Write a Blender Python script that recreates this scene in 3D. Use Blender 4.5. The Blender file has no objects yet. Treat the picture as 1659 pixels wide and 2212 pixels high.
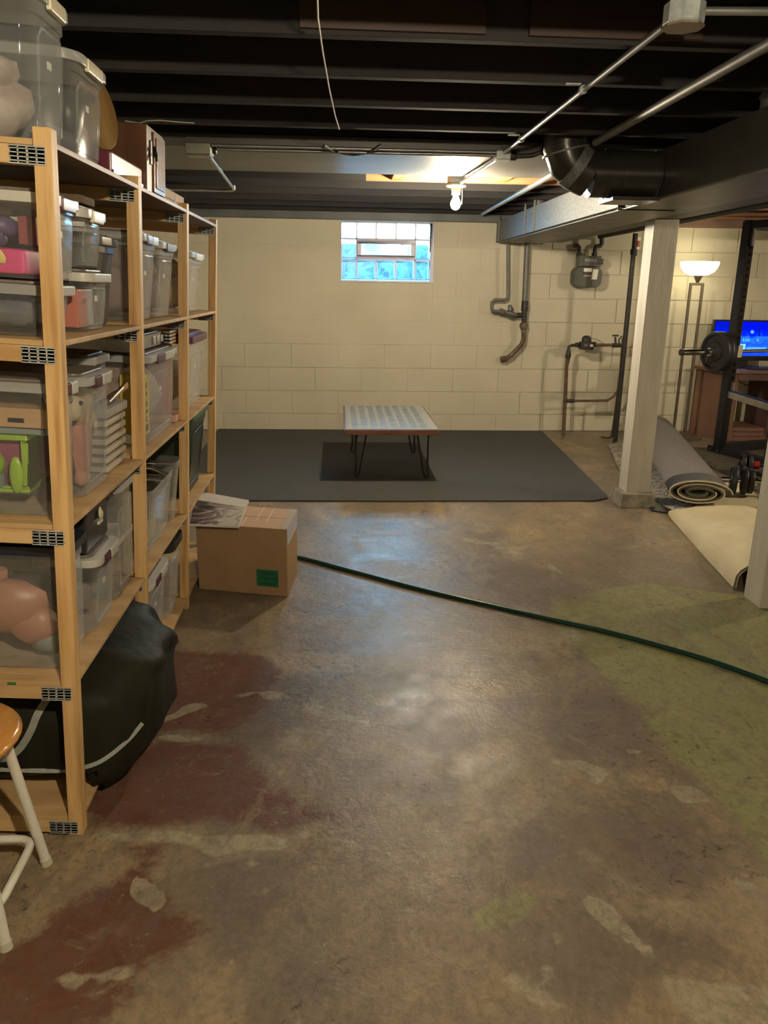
import bpy, bmesh, math, random
from math import sin, cos, pi, radians as R_
from mathutils import Vector, Matrix, noise
random.seed(7)
C = bpy.context.scene.collection
SC = bpy.context.scene
V = Vector

# ------------------------------------------------------------------ camera
H, F = 1.35, 1680.0
YAW, PIT, ROL = .0615, .281, -.0155
fw = V((sin(YAW)*cos(PIT), cos(YAW)*cos(PIT), -sin(PIT)))
rt = V((cos(YAW), -sin(YAW), 0)); dn = fw.cross(rt)
rt2 = cos(ROL)*rt + sin(ROL)*dn; dn2 = -sin(ROL)*rt + cos(ROL)*dn
cam_d = bpy.data.cameras.new('camera'); cam = bpy.data.objects.new('camera', cam_d); C.objects.link(cam)
cam_d.sensor_fit = 'VERTICAL'; cam_d.sensor_height = 24.0; cam_d.lens = 24.0*F/2212.0
cam_d.clip_start = .02; cam_d.clip_end = 100
cam.matrix_world = Matrix((( rt2.x, -dn2.x, -fw.x, 0), (rt2.y, -dn2.y, -fw.y, 0), (rt2.z, -dn2.z, -fw.z, H), (0, 0, 0, 1)))
SC.camera = cam

def at(px, py, **k):
    """real-world point that the photograph shows at this pixel, on the plane x=, y= or z="""
    d = rt2*((px-829.5)/F) + dn2*((py-1106)/F) + fw
    a, v = list(k.items())[0]; i = 'xyz'.index(a); o = V((0, 0, H))
    return o + d*((v-o[i])/d[i])

# ------------------------------------------------------------------ world, exposure
W = bpy.data.worlds.new('daylight'); SC.world = W; W.use_nodes = True
bg = W.node_tree.nodes['Background']; bg.inputs[0].default_value = (.50, .74, 1, 1); bg.inputs[1].default_value = 30.0
SC.view_settings.view_transform = 'Standard'; SC.view_settings.look = 'None'
SC.view_settings.exposure = 1.6; SC.view_settings.gamma = 1; SC.view_settings.use_curve_mapping = False
SC.cycles.max_bounces = 6; SC.cycles.diffuse_bounces = 3; SC.cycles.glossy_bounces = 2
SC.cycles.use_adaptive_sampling = True; SC.cycles.adaptive_threshold = .05; SC.cycles.adaptive_min_samples = 16
SC.cycles.transparent_max_bounces = 16; SC.cycles.transmission_bounces = 2
SC.cycles.caustics_reflective = False; SC.cycles.caustics_refractive = False
SC.cycles.sample_clamp_indirect = 4; SC.cycles.use_denoising = True
# daylight enters only by the glass block window (a sampling portal for the sky's own light)
pl = bpy.data.lights.new('window_portal', 'AREA'); pl.shape = 'RECTANGLE'; pl.size = .84; pl.size_y = .54
pl.cycles.is_portal = True
po = bpy.data.objects.new('window_portal', pl); C.objects.link(po); po.location = (.455, 7.80, 1.665); po.rotation_euler = (R_(-90), 0, 0)
BULB_W, BACK_W, SIDE_W, TORCH_W = 2.6, 2.3, 3.6, .42

# ------------------------------------------------------------------ helpers
def thing(name, label, cat, loc=(0, 0, 0), rot=(0, 0, 0), group=None, M=None):
    o = bpy.data.objects.new(name, None); C.objects.link(o); o.empty_display_size = .05
    o.matrix_world = M if M is not None else Matrix.Translation(loc) @ Matrix.Rotation(rot[2], 4, 'Z') @ Matrix.Rotation(rot[1], 4, 'Y') @ Matrix.Rotation(rot[0], 4, 'X')
    MW[o.name] = o.matrix_world.copy()
    o['label'] = label; o['category'] = cat
    if group: o['group'] = group
    return o
MW = {}
def tag(o, label, cat, group=None):
    o['label'] = label; o['category'] = cat
    if group: o['group'] = group
    return o
def struct(o): o['kind'] = 'structure'; return o

class MB:
    def __init__(s): s.v = []; s.f = []; s.smooth = False
    def add(s, vs, fs, M=None):
        n = len(s.v); s.v += [(M @ V(v)) if M is not None else V(v) for v in vs]
        s.f += [[i+n for i in f] for f in fs]; return s
    def box(s, x0, x1, y0, y1, z0, z1, M=None):
        vs = [(x, y, z) for z in (z0, z1) for y in (y0, y1) for x in (x0, x1)]
        return s.add(vs, [[0, 2, 3, 1], [4, 5, 7, 6], [0, 1, 5, 4], [2, 6, 7, 3], [0, 4, 6, 2], [1, 3, 7, 5]], M)
    def bar(s, a, b, w, h, up=(0, 0, 1)):
        a, b = V(a), V(b); d = (b-a); L = d.length; d.normalize(); x = d.cross(V(up)).normalized(); u = x.cross(d)
        M = Matrix.Translation(a) @ Matrix((x, d, u)).transposed().to_4x4()
        return s.box(-w/2, w/2, 0, L, -h/2, h/2, M)
    def prism(s, poly, z0, z1, M=None):
        n = len(poly); vs = [(x, y, z0) for x, y in poly] + [(x, y, z1) for x, y in poly]
        return s.add(vs, [list(range(n))[::-1], list(range(n, 2*n))] + [[i, (i+1) % n, n+(i+1) % n, n+i] for i in range(n)], M)
    def tube(s, pts, r, n=10, closed=False, caps=True):
        pts = [V(p) for p in pts]; m = len(pts); rs = r if isinstance(r, (list, tuple)) else [r]*m
        vs = []; prev = None
        for i, p in enumerate(pts):
            if closed: d = pts[(i+1) % m]-pts[i-1]
            else: d = pts[min(i+1, m-1)]-pts[max(i-1, 0)]
            d.normalize()
            if prev is None:
                u = V((0, 0, 1)) if abs(d.z) < .9 else V((1, 0, 0)); u = (u - d*u.dot(d)).normalized()
            else: u = (prev - d*prev.dot(d)).normalized()
            prev = u; w = d.cross(u)
            vs += [p + (u*cos(2*pi*k/n)+w*sin(2*pi*k/n))*rs[i] for k in range(n)]
        fs = []
        for i in range(m if closed else m-1):
            j = (i+1) % m
            fs += [[i*n+k, i*n+(k+1) % n, j*n+(k+1) % n, j*n+k] for k in range(n)]
        if caps and not closed: fs += [list(range(n))[::-1], [(m-1)*n+k for k in range(n)]]
        s.smooth = True
        return s.add(vs, fs)
    def lathe(s, prof, n=20, M=None, smooth=True):
        vs = []; m = len(prof)
        for r, z in prof: vs += [(max(r, 1e-5)*cos(2*pi*k/n), max(r, 1e-5)*sin(2*pi*k/n), z) for k in range(n)]
        fs = [[i*n+k, i*n+(k+1) % n, (i+1)*n+(k+1) % n, (i+1)*n+k] for i in range(m-1) for k in range(n)]
        if prof[0][0] > 1e-4: fs.append(list(range(n))[::-1])
        if prof[-1][0] > 1e-4: fs.append([(m-1)*n+k for k in range(n)])
        s.smooth = smooth
        return s.add(vs, fs, M)
    def blob(s, c, r, seed=0, amp=.12, fr=1.6, n=14):
        if not isinstance(r, (tuple, list)): r = (r, r, r)
        vs = []; m = n//2
        for i in range(m+1):
            t = pi*i/m
            for k in range(n):
                p = V((sin(t)*cos(2*pi*k/n), sin(t)*sin(2*pi*k/n), cos(t)))
                q = 1+amp*noise.noise(p*fr+V((seed*3.1, seed*1.7, seed)))
                vs.append(V(c)+V((p.x*r[0], p.y*r[1], p.z*r[2]))*q)
        fs = [[i*n+k, (i+1)*n+k, (i+1)*n+(k+1) % n, i*n+(k+1) % n] for i in range(m) for k in range(n)]
        s.smooth = True
        return s.add(vs, fs)
    def build(s, name, m, parent=None, local=False, bevel=0, seg=2, smooth=None, loc=None, solid=0, sub=0):
        """verts are in world space unless local=True (then in the parent's space)"""
        me = bpy.data.meshes.new(name); vs = s.v; mp = None
        if parent is not None and not local:
            mp = WM(parent).inverted(); vs = [mp @ v for v in vs]
        if loc is not None: vs = [v-V(loc) for v in vs]
        me.from_pydata([tuple(v) for v in vs], [], s.f); me.update()
        bm = bmesh.new(); bm.from_mesh(me); bmesh.ops.remove_doubles(bm, verts=bm.verts, dist=1e-6)
        bmesh.ops.recalc_face_normals(bm, faces=bm.faces)
        if bevel:
            es = [e for e in bm.edges if len(e.link_faces) == 2 and e.calc_face_angle(0) > .6]
            bmesh.ops.bevel(bm, geom=es, offset=bevel, segments=seg, affect='EDGES', profile=.5, clamp_overlap=True)
        sm = s.smooth if smooth is None else smooth
        if sm or bevel:
            for f in bm.faces: f.smooth = True
            for e in bm.edges:
                if len(e.link_faces) == 2 and e.calc_face_angle(0) > (.9 if sm else .55): e.smooth = False
        bm.to_mesh(me); bm.free()
        if m is not None: me.materials.append(m)
        o = bpy.data.objects.new(name, me); C.objects.link(o)
        if parent is not None: o.parent = parent
        if loc is not None: o.location = loc
        if bevel: wn = o.modifiers.new('w', 'WEIGHTED_NORMAL'); wn.keep_sharp = True; wn.weight = 80
        if sub:
            md = o.modifiers.new('s', 'SUBSURF'); md.levels = sub; md.render_levels = sub
        return o
def WM(o):
    m = o.matrix_basis.copy() if o.name not in MW else MW[o.name]
    return (WM(o.parent) @ m) if (o.parent is not None) else m

def dup(root, M=None, label=None):
    r = root.copy(); C.objects.link(r)
    if M is not None: r.matrix_world = M; MW[r.name] = M.copy()
    if label: r['label'] = label
    for ch in list(root.children):
        c = ch.copy(); C.objects.link(c); c.parent = r
        for g in ch.children:
            d = g.copy(); C.objects.link(d); d.parent = c
    return r

def mat(name, c, c2=None, scale=8, rough=.6, metal=0, bump=0, bscale=None, stretch=(1, 1, 1), det=4, spec=.5, trans=0, alpha=None, emit=None, es=0, lo=.35, hi=.65, rvar=0, coat=0, world=False):
    m = bpy.data.materials.new(name); m.use_nodes = True; nt = m.node_tree; N = nt.nodes; L = nt.links
    p = N['Principled BSDF']; p.inputs['Base Color'].default_value = (*c, 1); p.inputs['Roughness'].default_value = rough
    p.inputs['Metallic'].default_value = metal; p.inputs['Specular IOR Level'].default_value = spec
    if coat: p.inputs['Coat Weight'].default_value = coat; p.inputs['Coat Roughness'].default_value = .15
    tc = N.new('ShaderNodeTexCoord'); mp = N.new('ShaderNodeMapping'); L.new(N.new('ShaderNodeNewGeometry').outputs['Position'] if world else tc.outputs['Object'], mp.inputs[0]); mp.inputs['Scale'].default_value = stretch
    if c2 is not None:
        nz = N.new('ShaderNodeTexNoise'); nz.inputs['Scale'].default_value = scale; nz.inputs['Detail'].default_value = det; L.new(mp.outputs[0], nz.inputs[0])
        mr = N.new('ShaderNodeMapRange'); mr.inputs[1].default_value = lo; mr.inputs[2].default_value = hi; L.new(nz.outputs[0], mr.inputs[0])
        mx = N.new('ShaderNodeMix'); mx.data_type = 'RGBA'; mx.inputs[6].default_value = (*c, 1); mx.inputs[7].default_value = (*c2, 1)
        L.new(mr.outputs[0], mx.inputs[0]); L.new(mx.outputs[2], p.inputs['Base Color'])
        if rvar:
            m2 = N.new('ShaderNodeMath'); m2.operation = 'MULTIPLY_ADD'; m2.inputs[1].default_value = rvar; m2.inputs[2].default_value = rough
            L.new(mr.outputs[0], m2.inputs[0]); L.new(m2.outputs[0], p.inputs['Roughness'])
    if bump:
        nb = N.new('ShaderNodeTexNoise'); nb.inputs['Scale'].default_value = bscale or scale*3; nb.inputs['Detail'].default_value = 5; L.new(mp.outputs[0], nb.inputs[0])
        bp = N.new('ShaderNodeBump'); bp.inputs['Strength'].default_value = bump; bp.inputs['Distance'].default_value = .01
        L.new(nb.outputs[0], bp.inputs['Height']); L.new(bp.outputs[0], p.inputs['Normal'])
    if emit is not None:
        p.inputs['Emission Color'].default_value = (*emit, 1); p.inputs['Emission Strength'].default_value = es
    if alpha is not None:      # thin see-through plastic: some of the light passes straight, the rest scatters or reflects
        out = N['Material Output']; tr = N.new('ShaderNodeBsdfTransparent'); tr.inputs[0].default_value = (min(1, c[0]*.2+.8), min(1, c[1]*.2+.8), min(1, c[2]*.2+.8), 1)
        lw = N.new('ShaderNodeLayerWeight'); lw.inputs[0].default_value = .25
        ma = N.new('ShaderNodeMath'); ma.operation = 'MULTIPLY_ADD'; ma.use_clamp = True; ma.inputs[1].default_value = .55; ma.inputs[2].default_value = alpha
        L.new(lw.outputs['Facing'], ma.inputs[0]); ms = N.new('ShaderNodeMixShader'); L.new(ma.outputs[0], ms.inputs[0]); L.new(tr.outputs[0], ms.inputs[1]); L.new(p.outputs[0], ms.inputs[2]); L.new(ms.outputs[0], out.inputs[0])
    return m

# ------------------------------------------------------------------ materials
pine = mat('pine', (.66, .43, .19), (.40, .215, .07), 3.6, .5, bump=.12, bscale=30, stretch=(11, 11, .8), det=8, lo=.42, hi=.72)
pine_y = mat('pine_rail', (.62, .42, .20), (.44, .25, .10), 3.2, .55, bump=.08, bscale=30, stretch=(.9, 9, 9), det=6, lo=.4, hi=.7)
ply = mat('plywood', (.55, .37, .18), (.42, .26, .11), 2.5, .55, bump=.05, bscale=30, stretch=(1, 6, 6), det=6)
ply_top = mat('brown_board', (.20, .115, .055), (.13, .07, .035), 2.5, .5, bump=.05, bscale=30, stretch=(1, 6, 6), det=6)
zinc = mat('zinc_plate', (.60, .64, .63), (.42, .46, .46), 40, .4, .45)
wallp = mat('cream_wall_paint', (.63, .585, .46), (.565, .52, .40), 1.6, .62, bump=.35, bscale=22, det=7, world=True)
mortar = mat('painted_mortar', (.60, .555, .42), (.50, .46, .34), 3, .65, bump=.4, bscale=30, world=True)
blackp = mat('black_ceiling_paint', (.030, .030, .034), (.042, .039, .038), 3, .8, spec=.2, bump=.1, bscale=20, stretch=(.6, 4, 4))
joistw = mat('joist_wood', (.20, .085, .035), (.12, .05, .02), 2, .6, bump=.1, bscale=20, stretch=(.6, 5, 5))
rawwood = mat('raw_blocking_wood', (.45, .20, .09), (.34, .14, .06), 3, .6, stretch=(.8, 5, 5))
galv = mat('galvanised_steel', (.19, .19, .185), (.11, .115, .105), 70, .55, .25, det=2)
ductblk = mat('black_painted_duct', (.045, .045, .042), (.06, .058, .05), 8, .36, .2)
rndblk = mat('black_round_duct', (.03, .03, .026), (.045, .042, .035), 6, .28, .3)
ductbot = mat('duct_underside', (.26, .245, .205), (.20, .19, .16), 4, .5, .3)
panelp = mat('grey_panned_sheet', (.125, .12, .11), (.095, .09, .08), 1.5, .42, .2, bump=.1, bscale=6, stretch=(.5, 2, 2))
platep = mat('sill_plate_paint', (.13, .14, .145), (.09, .10, .105), 4, .5)
emt = mat('conduit_steel', (.40, .41, .41), (.30, .31, .31), 12, .36, .8)
emtd = mat('dull_steel_pipe', (.17, .165, .15), (.12, .115, .10), 12, .5, .4)
whitep = mat('white_enamel', (.72, .70, .62), (.66, .63, .54), 20, .32)
postp = mat('cream_post_paint', (.56, .53, .46), (.48, .45, .38), 6, .5, bump=.25, bscale=30, stretch=(3, 3, .6))
conc = mat('rough_concrete', (.30, .27, .21), (.17, .15, .11), 14, .8, bump=.6, bscale=40)
iron = mat('black_iron_pipe', (.035, .035, .032), (.05, .045, .04), 20, .5, .3)
greypipe = mat('grey_pipe', (.14, .15, .15), (.18, .18, .17), 20, .5, .3)
brownpipe = mat('brown_cast_pipe', (.16, .10, .065), (.10, .06, .04), 20, .5)
metergrey = mat('meter_grey', (.085, .085, .075), (.11, .11, .10), 15, .5)
rugd = mat('charcoal_rug', (.060, .061, .060), (.085, .084, .080), 160, .95, bump=.5, bscale=300, det=2)
carpg = mat('grey_carpet_back', (.19, .175, .175), (.235, .215, .21), 60, .95, bump=.4, bscale=200)
carpc = mat('cream_carpet_back', (.68, .60, .40), (.60, .51, .32), 5, .9, bump=.3, bscale=90)
carpe = mat('cream_rug_binding', (.60, .52, .36), None, rough=.8)
pilem = mat('rug_pile', (.10, .095, .07), (.17, .16, .12), 90, .95, bump=.6, bscale=150)
cardb = mat('cardboard', (.34, .215, .11), (.30, .185, .09), 6, .75, bump=.05, bscale=60)
cardb2 = mat('cardboard_light', (.55, .36, .22), (.50, .32, .19), 6, .7)
tapec = mat('clear_tape', (.75, .72, .68), None, rough=.15, alpha=.10)
plast = mat('clear_plastic', (.70, .72, .72), None, rough=.10, alpha=.06, spec=1.0)
plast2 = mat('cloudy_plastic', (.66, .66, .64), None, rough=.18, alpha=.12, spec=.7)
lidm = mat('translucent_lid', (.60, .61, .60), None, rough=.3, alpha=.42)
lidw = mat('white_lid', (.50, .49, .44), None, rough=.35)
lidbrown = mat('frosted_brown_lid', (.15, .125, .11), (.19, .155, .135), 6, .35)
navy = mat('navy_lid', (.012, .015, .028), None, rough=.35)
maroon = mat('maroon_latch', (.075, .018, .045), None, rough=.35)
marlid = mat('maroon_lid', (.10, .02, .045), None, rough=.3)
creaml = mat('cream_latch', (.68, .62, .44), None, rough=.35)
bluel = mat('blue_latch', (.06, .10, .32), None, rough=.35)
blackpl = mat('black_plastic', (.012, .012, .012), (.02, .02, .018), 10, .35)
greenpl = mat('dark_green_plastic', (.018, .032, .022), (.025, .04, .028), 10, .4)
greenlid = mat('green_lid', (.05, .12, .06), None, rough=.35)
stick = mat('white_sticker', (.80, .78, .70), None, rough=.5)
bagm = mat('black_bag_film', (.012, .013, .008), (.02, .021, .012), 5, .6, bump=.9, bscale=9, spec=.15, stretch=(1.4, 1.4, .5))
strapm = mat('grey_strap', (.30, .31, .28), (.24, .25, .22), 50, .7)
stoolw = mat('honey_wood_seat', (.62, .30, .07), (.48, .21, .045), 3, .22, stretch=(8, 1, 1), coat=.5)
darkwood = mat('dark_brown_cabinet', (.13, .055, .025), (.085, .035, .016), 4, .3, stretch=(6, 6, 1))
boardw = mat('tan_lacquered_wood', (.38, .25, .10), (.24, .14, .05), 4, .25, stretch=(3, 3, 1))
hosem = mat('green_hose_rubber', (.006, .04, .028), None, rough=.3)
deskm = mat('orange_brown_laminate', (.23, .125, .085), (.20, .105, .07), 6, .5)
deskd = mat('purple_brown_laminate', (.13, .065, .06), None, rough=.5)
rackm = mat('black_powder_coat', (.014, .014, .018), (.02, .02, .024), 20, .42)
rubber = mat('black_rubber_plate', (.016, .017, .019), (.024, .024, .026), 20, .45)
chrome = mat('chrome', (.75, .74, .70), None, rough=.14, metal=1)
alu = mat('brushed_aluminium', (.45, .44, .42), (.55, .54, .52), 20, .3, .9)
holem = mat('dark_hole', (.003, .003, .003), None, rough=.9)
ofm = mat('dark_bronze_lamp', (.12, .095, .06), (.15, .12, .08), 20, .4, .4)
redm = mat('red_plastic', (.45, .03, .025), None, rough=.4)
walnut = mat('walnut_table_edge', (.17, .065, .035), (.11, .04, .022), 4, .35, stretch=(2, 12, 12))
tabtop = mat('glazed_grey_table_top', (.30, .31, .30), (.35, .36, .35), 12, .2, coat=.3)
tabdk = mat('table_dark_inlay', (.10, .105, .10), None, rough=.35)
hair = mat('black_steel_rod', (.02, .022, .024), None, rough=.4, metal=.3)
vinyl = mat('grey_vinyl_frame', (.68, .68, .78), (.6, .6, .7), 10, .4)
rub_mat = mat('dark_mat', (.03, .025, .02), (.12, .09, .06), 14, .85, bump=.2, stretch=(1, 2.4, 1))
wirew = mat('white_wire', (.62, .58, .46), None, rough=.5)
wireb = mat('black_cable', (.02, .02, .02), None, rough=.5)
def flat(n, c, r=.5, **k): return mat(n, c, None, rough=r, **k)
pink = flat('pink_toy', (.62, .06, .22)); yel = flat('yellow_paint', (.62, .50, .14)); lime = flat('lime_toy', (.30, .48, .045), .3)
tealg = flat('grey_teal_toy', (.20, .26, .25)); plum = flat('plum_toy', (.28, .07, .14)); skin = flat('salmon_plastic', (.40, .20, .135), .4)
tan = mat('tan_plush', (.50, .38, .24), (.40, .29, .17), 12, .9, bump=.4); rosy = mat('rosy_plush', (.45, .23, .17), (.38, .18, .15), 12, .9, bump=.3)
creamp = mat('cream_plush', (.58, .50, .36), (.48, .41, .28), 12, .9, bump=.4); greyc = mat('grey_cloth', (.22, .22, .23), (.10, .10, .12), 9, .9, bump=.5)
paperm = mat('white_paper_mix', (.50, .46, .40), (.30, .24, .22), 14, .8, bump=.3); brownc = mat('brown_cloth', (.19, .125, .085), (.12, .075, .05), 8, .9, bump=.4)
redc = flat('red_toy', (.42, .05, .035)); orange = flat('orange_toy', (.60, .27, .08)); ylbox = flat('yellow_box', (.60, .44, .035)); blacki = flat('black_ink', (.02, .02, .018))
magr = flat('magenta_toy', (.30, .06, .13)); crims = flat('crimson_folder', (.36, .03, .05)); pinkbox = flat('pink_box', (.55, .32, .25)); woodslat = mat('wood_slats', (.52, .35, .20), (.42, .27, .14), 4, .5, stretch=(1, 6, 6))

# ------------------------------------------------------------------ floor
XS = [-3.0, -2.3, -1.9] + [-1.6+.022*i for i in range(194)] + [2.9, 3.4, 4, 5, 6.2]
YS = [-3.2, -2, -1, 0, .5] + [.8+.022*i for i in range(228)] + [6.0, 6.6, 7.2, 7.8]
def poly(pts): return [at(x, y, z=0).to_2d() for x, y in pts]
BB = {}
def sd(p, P):
    k = id(P)
    if k not in BB: BB[k] = (min(v.x for v in P)-.25, max(v.x for v in P)+.25, min(v.y for v in P)-.25, max(v.y for v in P)+.25)
    q = BB[k]
    if not (q[0] < p.x < q[1] and q[2] < p.y < q[3]): return -1
    ins = False; d = 9e9; n = len(P)
    for i in range(n):
        a, b = P[i-1], P[i]; ab = b-a; t = max(0, min(1, (p-a).dot(ab)/ab.dot(ab))); d = min(d, (p-a-ab*t).length)
        if (a.y > p.y) != (b.y > p.y) and p.x < (b.x-a.x)*(p.y-a.y)/(b.y-a.y)+a.x: ins = not ins
    return d if ins else -d
def lined(p, P): 
    k = id(P)
    if k not in BB: BB[k] = (min(v.x for v in P)-.15, max(v.x for v in P)+.15, min(v.y for v in P)-.15, max(v.y for v in P)+.15)
    q = BB[k]
    if not (q[0] < p.x < q[1] and q[2] < p.y < q[3]): return 9
    d = 9e9
    for a, b in zip(P, P[1:]):
        ab = b-a; t = max(0, min(1, (p-a).dot(ab)/ab.dot(ab))); d = min(d, (p-a-ab*t).length)
    return d
RED = [poly(q) for q in ([(330, 1400), (540, 1405), (600, 1450), (560, 1540), (490, 1585), (340, 1592), (290, 1570), (100, 1560)],
    [(330, 1604), (520, 1600), (540, 1680), (640, 1720), (770, 1760), (620, 1792), (480, 1772), (330, 1790), (190, 1785), (100, 1700)],
    [(270, 1880), (350, 1870), (330, 1930), (450, 1990), (300, 2090), (290, 2150), (230, 2230), (-100, 2240), (-500, 2180), (-300, 2000), (0, 2060), (130, 1970)],
    [(250, 1830), (360, 1830), (330, 1870), (230, 1850)])]
GRN = [poly([(1190, 1290), (1180, 1340), (1250, 1400), (1320, 1475), (1390, 1570), (1470, 1655), (1560, 1740), (1640, 1850), (1800, 1950), (2300, 1900), (2300, 1500), (1700, 1300), (1400, 1260)]),
       poly([(1060, 1945), (1120, 1925), (1165, 1945), (1120, 2000), (1030, 2020), (1010, 1980)])]
PLE = [poly(q) for q in ([(122, 2120), (155, 2098), (180, 2115), (172, 2138), (140, 2140)], [(192, 2115), (215, 2100), (240, 2100), (265, 2078), (297, 2090), (275, 2115), (235, 2118), (218, 2128)],
    [(535, 1862), (550, 1854), (565, 1864), (548, 1872)], [(565, 1917), (580, 1911), (588, 1920), (572, 1925)], [(884, 2014), (900, 2012), (914, 2038), (900, 2050)], [(1190, 2018), (1214, 2018), (1214, 2040), (1190, 2040)], [(1150, 2086), (1180, 2086), (1180, 2106), (1150, 2106)], [(1030, 1440), (1085, 1436), (1090, 1446), (1035, 1450)], [(640, 1795), (665, 1790), (670, 1812), (645, 1814)],
    [(200, 1792), (250, 1798), (380, 1796), (440, 1810), (560, 1800), (650, 1812), (600, 1830), (470, 1842), (380, 1822), (260, 1818), (200, 1808)],
    [(345, 1588), (430, 1590), (440, 1602), (380, 1606), (340, 1598)], [(1100, 2095), (1215, 2165), (1170, 2175), (1060, 2130)],
    [(1420, 2110), (1659, 2140), (1700, 2240), (1500, 2230)])]
PUR = [poly(q) for q in ([(900, 1540), (1010, 1490), (1160, 1485), (1180, 1510), (1110, 1560), (1060, 1610), (960, 1640), (880, 1620), (840, 1600)], [(900, 1680), (960, 1690), (960, 1770), (905, 1760)],
    [(540, 1520), (640, 1560), (640, 1600), (560, 1640), (480, 1590)], [(590, 1830), (700, 1820), (640, 1920), (500, 2050), (420, 2020), (470, 1900)], [(1080, 1990), (1250, 1960), (1500, 2020), (1640, 2080), (1560, 2120), (1300, 2150), (1100, 2120), (1050, 2050)],
    [(1150, 1760), (1500, 1720), (1560, 1880), (1300, 1960), (1080, 1900), (1020, 1800)], [(640, 2080), (760, 2060), (800, 2130), (700, 2160)], [(1000, 1210), (1200, 1230), (1290, 1300), (1100, 1310)], [(1270, 1480), (1330, 1480), (1400, 1590), (1500, 1700), (1200, 1640), (1180, 1560)])]
LIN = [[at(x, y, z=0).to_2d() for x, y in q] for q in ([(900, 1130), (1000, 1160), (1110, 1190), (1190, 1220), (1290, 1290)], [(1160, 1632), (1230, 1655), (1330, 1672), (1440, 1700), (1570, 1745)], [(430, 1835), (560, 1820), (640, 1810)],
    [(1290, 1690), (1350, 1630)], [(270, 1870), (300, 1905), (350, 1985)], [(1270, 1950), (1340, 2020), (1420, 2060)], [(760, 1500), (870, 1530), (930, 1508)], [(330, 1560), (560, 1490), (700, 1540), (800, 1560)], [(1560, 1880), (1620, 1940)])]
vs, cols = [], []
for y in YS:
    for x in XS:
        p = V((x, y)); vs.append((x, y, 0))
        if -1.61 < x < 2.65 and .79 < y < 5.8:
            w = noise.noise_vector(V((x*3, y*3, 0)))*.05 + noise.noise_vector(V((x*11, y*11, 4)))*.025; q = p + w.to_2d()
            e = lambda v: max(0, min(1, .5+v*2.5))
            cols += [e(max(sd(q, P) for P in RED)), e(max(sd(p+w.to_2d()*.3, P) for P in GRN)), e(max(max(sd(p+w.to_2d()*.4, P)*4.5 for P in PLE), (.012-min(lined(p+w.to_2d()*.5, P) for P in LIN))*7-.02+.55*noise.noise(V((x*9, y*9, 7))))), e(max(sd(q, P) for P in PUR))]
        else: cols += [0, 1.0 if (x > 2.6 and y < 3) else 0, 0, 0]
nx, ny = len(XS), len(YS)
me = bpy.data.meshes.new('floor'); me.from_pydata(vs, [], [[j*nx+i, j*nx+i+1, (j+1)*nx+i+1, (j+1)*nx+i] for j in range(ny-1) for i in range(nx-1)])
ca = me.color_attributes.new('paint', 'FLOAT_COLOR', 'POINT'); ca.data.foreach_set('color', cols)
fl = bpy.data.objects.new('floor', me); C.objects.link(fl); struct(fl)
m = bpy.data.materials.new('worn_painted_concrete'); m.use_nodes = True; nt = m.node_tree; N = nt.nodes; L = nt.links; p = N['Principled BSDF']
tc = N.new('ShaderNodeTexCoord'); at_n = N.new('ShaderNodeAttribute'); at_n.attribute_name = 'paint'
sep = N.new('ShaderNodeSeparateColor'); L.new(at_n.outputs['Color'], sep.inputs[0])
def nz(sc, det=6, dis=0, ro=.6, st=None):
    n = N.new('ShaderNodeTexNoise'); n.inputs['Scale'].default_value = sc; n.inputs['Detail'].default_value = det; n.inputs['Distortion'].default_value = dis; n.inputs['Roughness'].default_value = ro
    if st:
        mp = N.new('ShaderNodeMapping'); mp.inputs['Scale'].default_value = st; L.new(tc.outputs['Object'], mp.inputs[0]); L.new(mp.outputs[0], n.inputs[0])
    else: L.new(tc.outputs['Object'], n.inputs[0])
    return n.outputs[0]
def mrg(v, a, b, c=0, d=1):
    n = N.new('ShaderNodeMapRange'); n.inputs[1].default_value = a; n.inputs[2].default_value = b; n.inputs[3].default_value = c; n.inputs[4].default_value = d; L.new(v, n.inputs[0]); return n.outputs[0]
def mth(op, a, b):
    n = N.new('ShaderNodeMath'); n.operation = op
    for i, q in enumerate((a, b)):
        if isinstance(q, (int, float)): n.inputs[i].default_value = q
        else: L.new(q, n.inputs[i])
    return n.outputs[0]
def mixc(f, a, b):
    n = N.new('ShaderNodeMix'); n.data_type = 'RGBA'; L.new(f, n.inputs[0])
    for i, q in ((6, a), (7, b)):
        if isinstance(q, tuple): n.inputs[i].default_value = (*q, 1)
        else: L.new(q, n.inputs[i])
    return n.outputs[2]
n1 = nz(.9, 8, .6); n2 = nz(3.2, 9, .5, .65); n3 = nz(14, 8, .2, .7); n4 = nz(60, 4, 0, .6); n5 = nz(1.7, 10, 1.2, .7, (1, .55, 1))
n6 = nz(34, 8, .5, .75)
def mask(ch, amp=.16, w=.05):
    t = mth('ADD', ch, mth('MULTIPLY', mth('SUBTRACT', n2, .5), amp*2.4)); t = mth('ADD', t, mth('MULTIPLY', mth('SUBTRACT', n3, .5), amp*1.8)); t = mth('ADD', t, mth('MULTIPLY', mth('SUBTRACT', n6, .5), amp*1.6)); return mrg(t, .5-w, .5+w)
base = mixc(mrg(n1, .40, .60), (.385, .285, .160), (.225, .172, .120))
base = mixc(mrg(n5, .44, .58), base, (.195, .158, .118))
base = mixc(mth('MULTIPLY', mrg(n2, .52, .72), .6), base, (.38, .295, .175))
green = mixc(mrg(n2, .3, .7), (.245, .262, .090), (.30, .295, .135))
base = mixc(mth('MULTIPLY', mask(sep.outputs[1], .025, .012), .88), base, green)
ap = N.new('ShaderNodeAttribute'); ap.attribute_name = 'paint'
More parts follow.
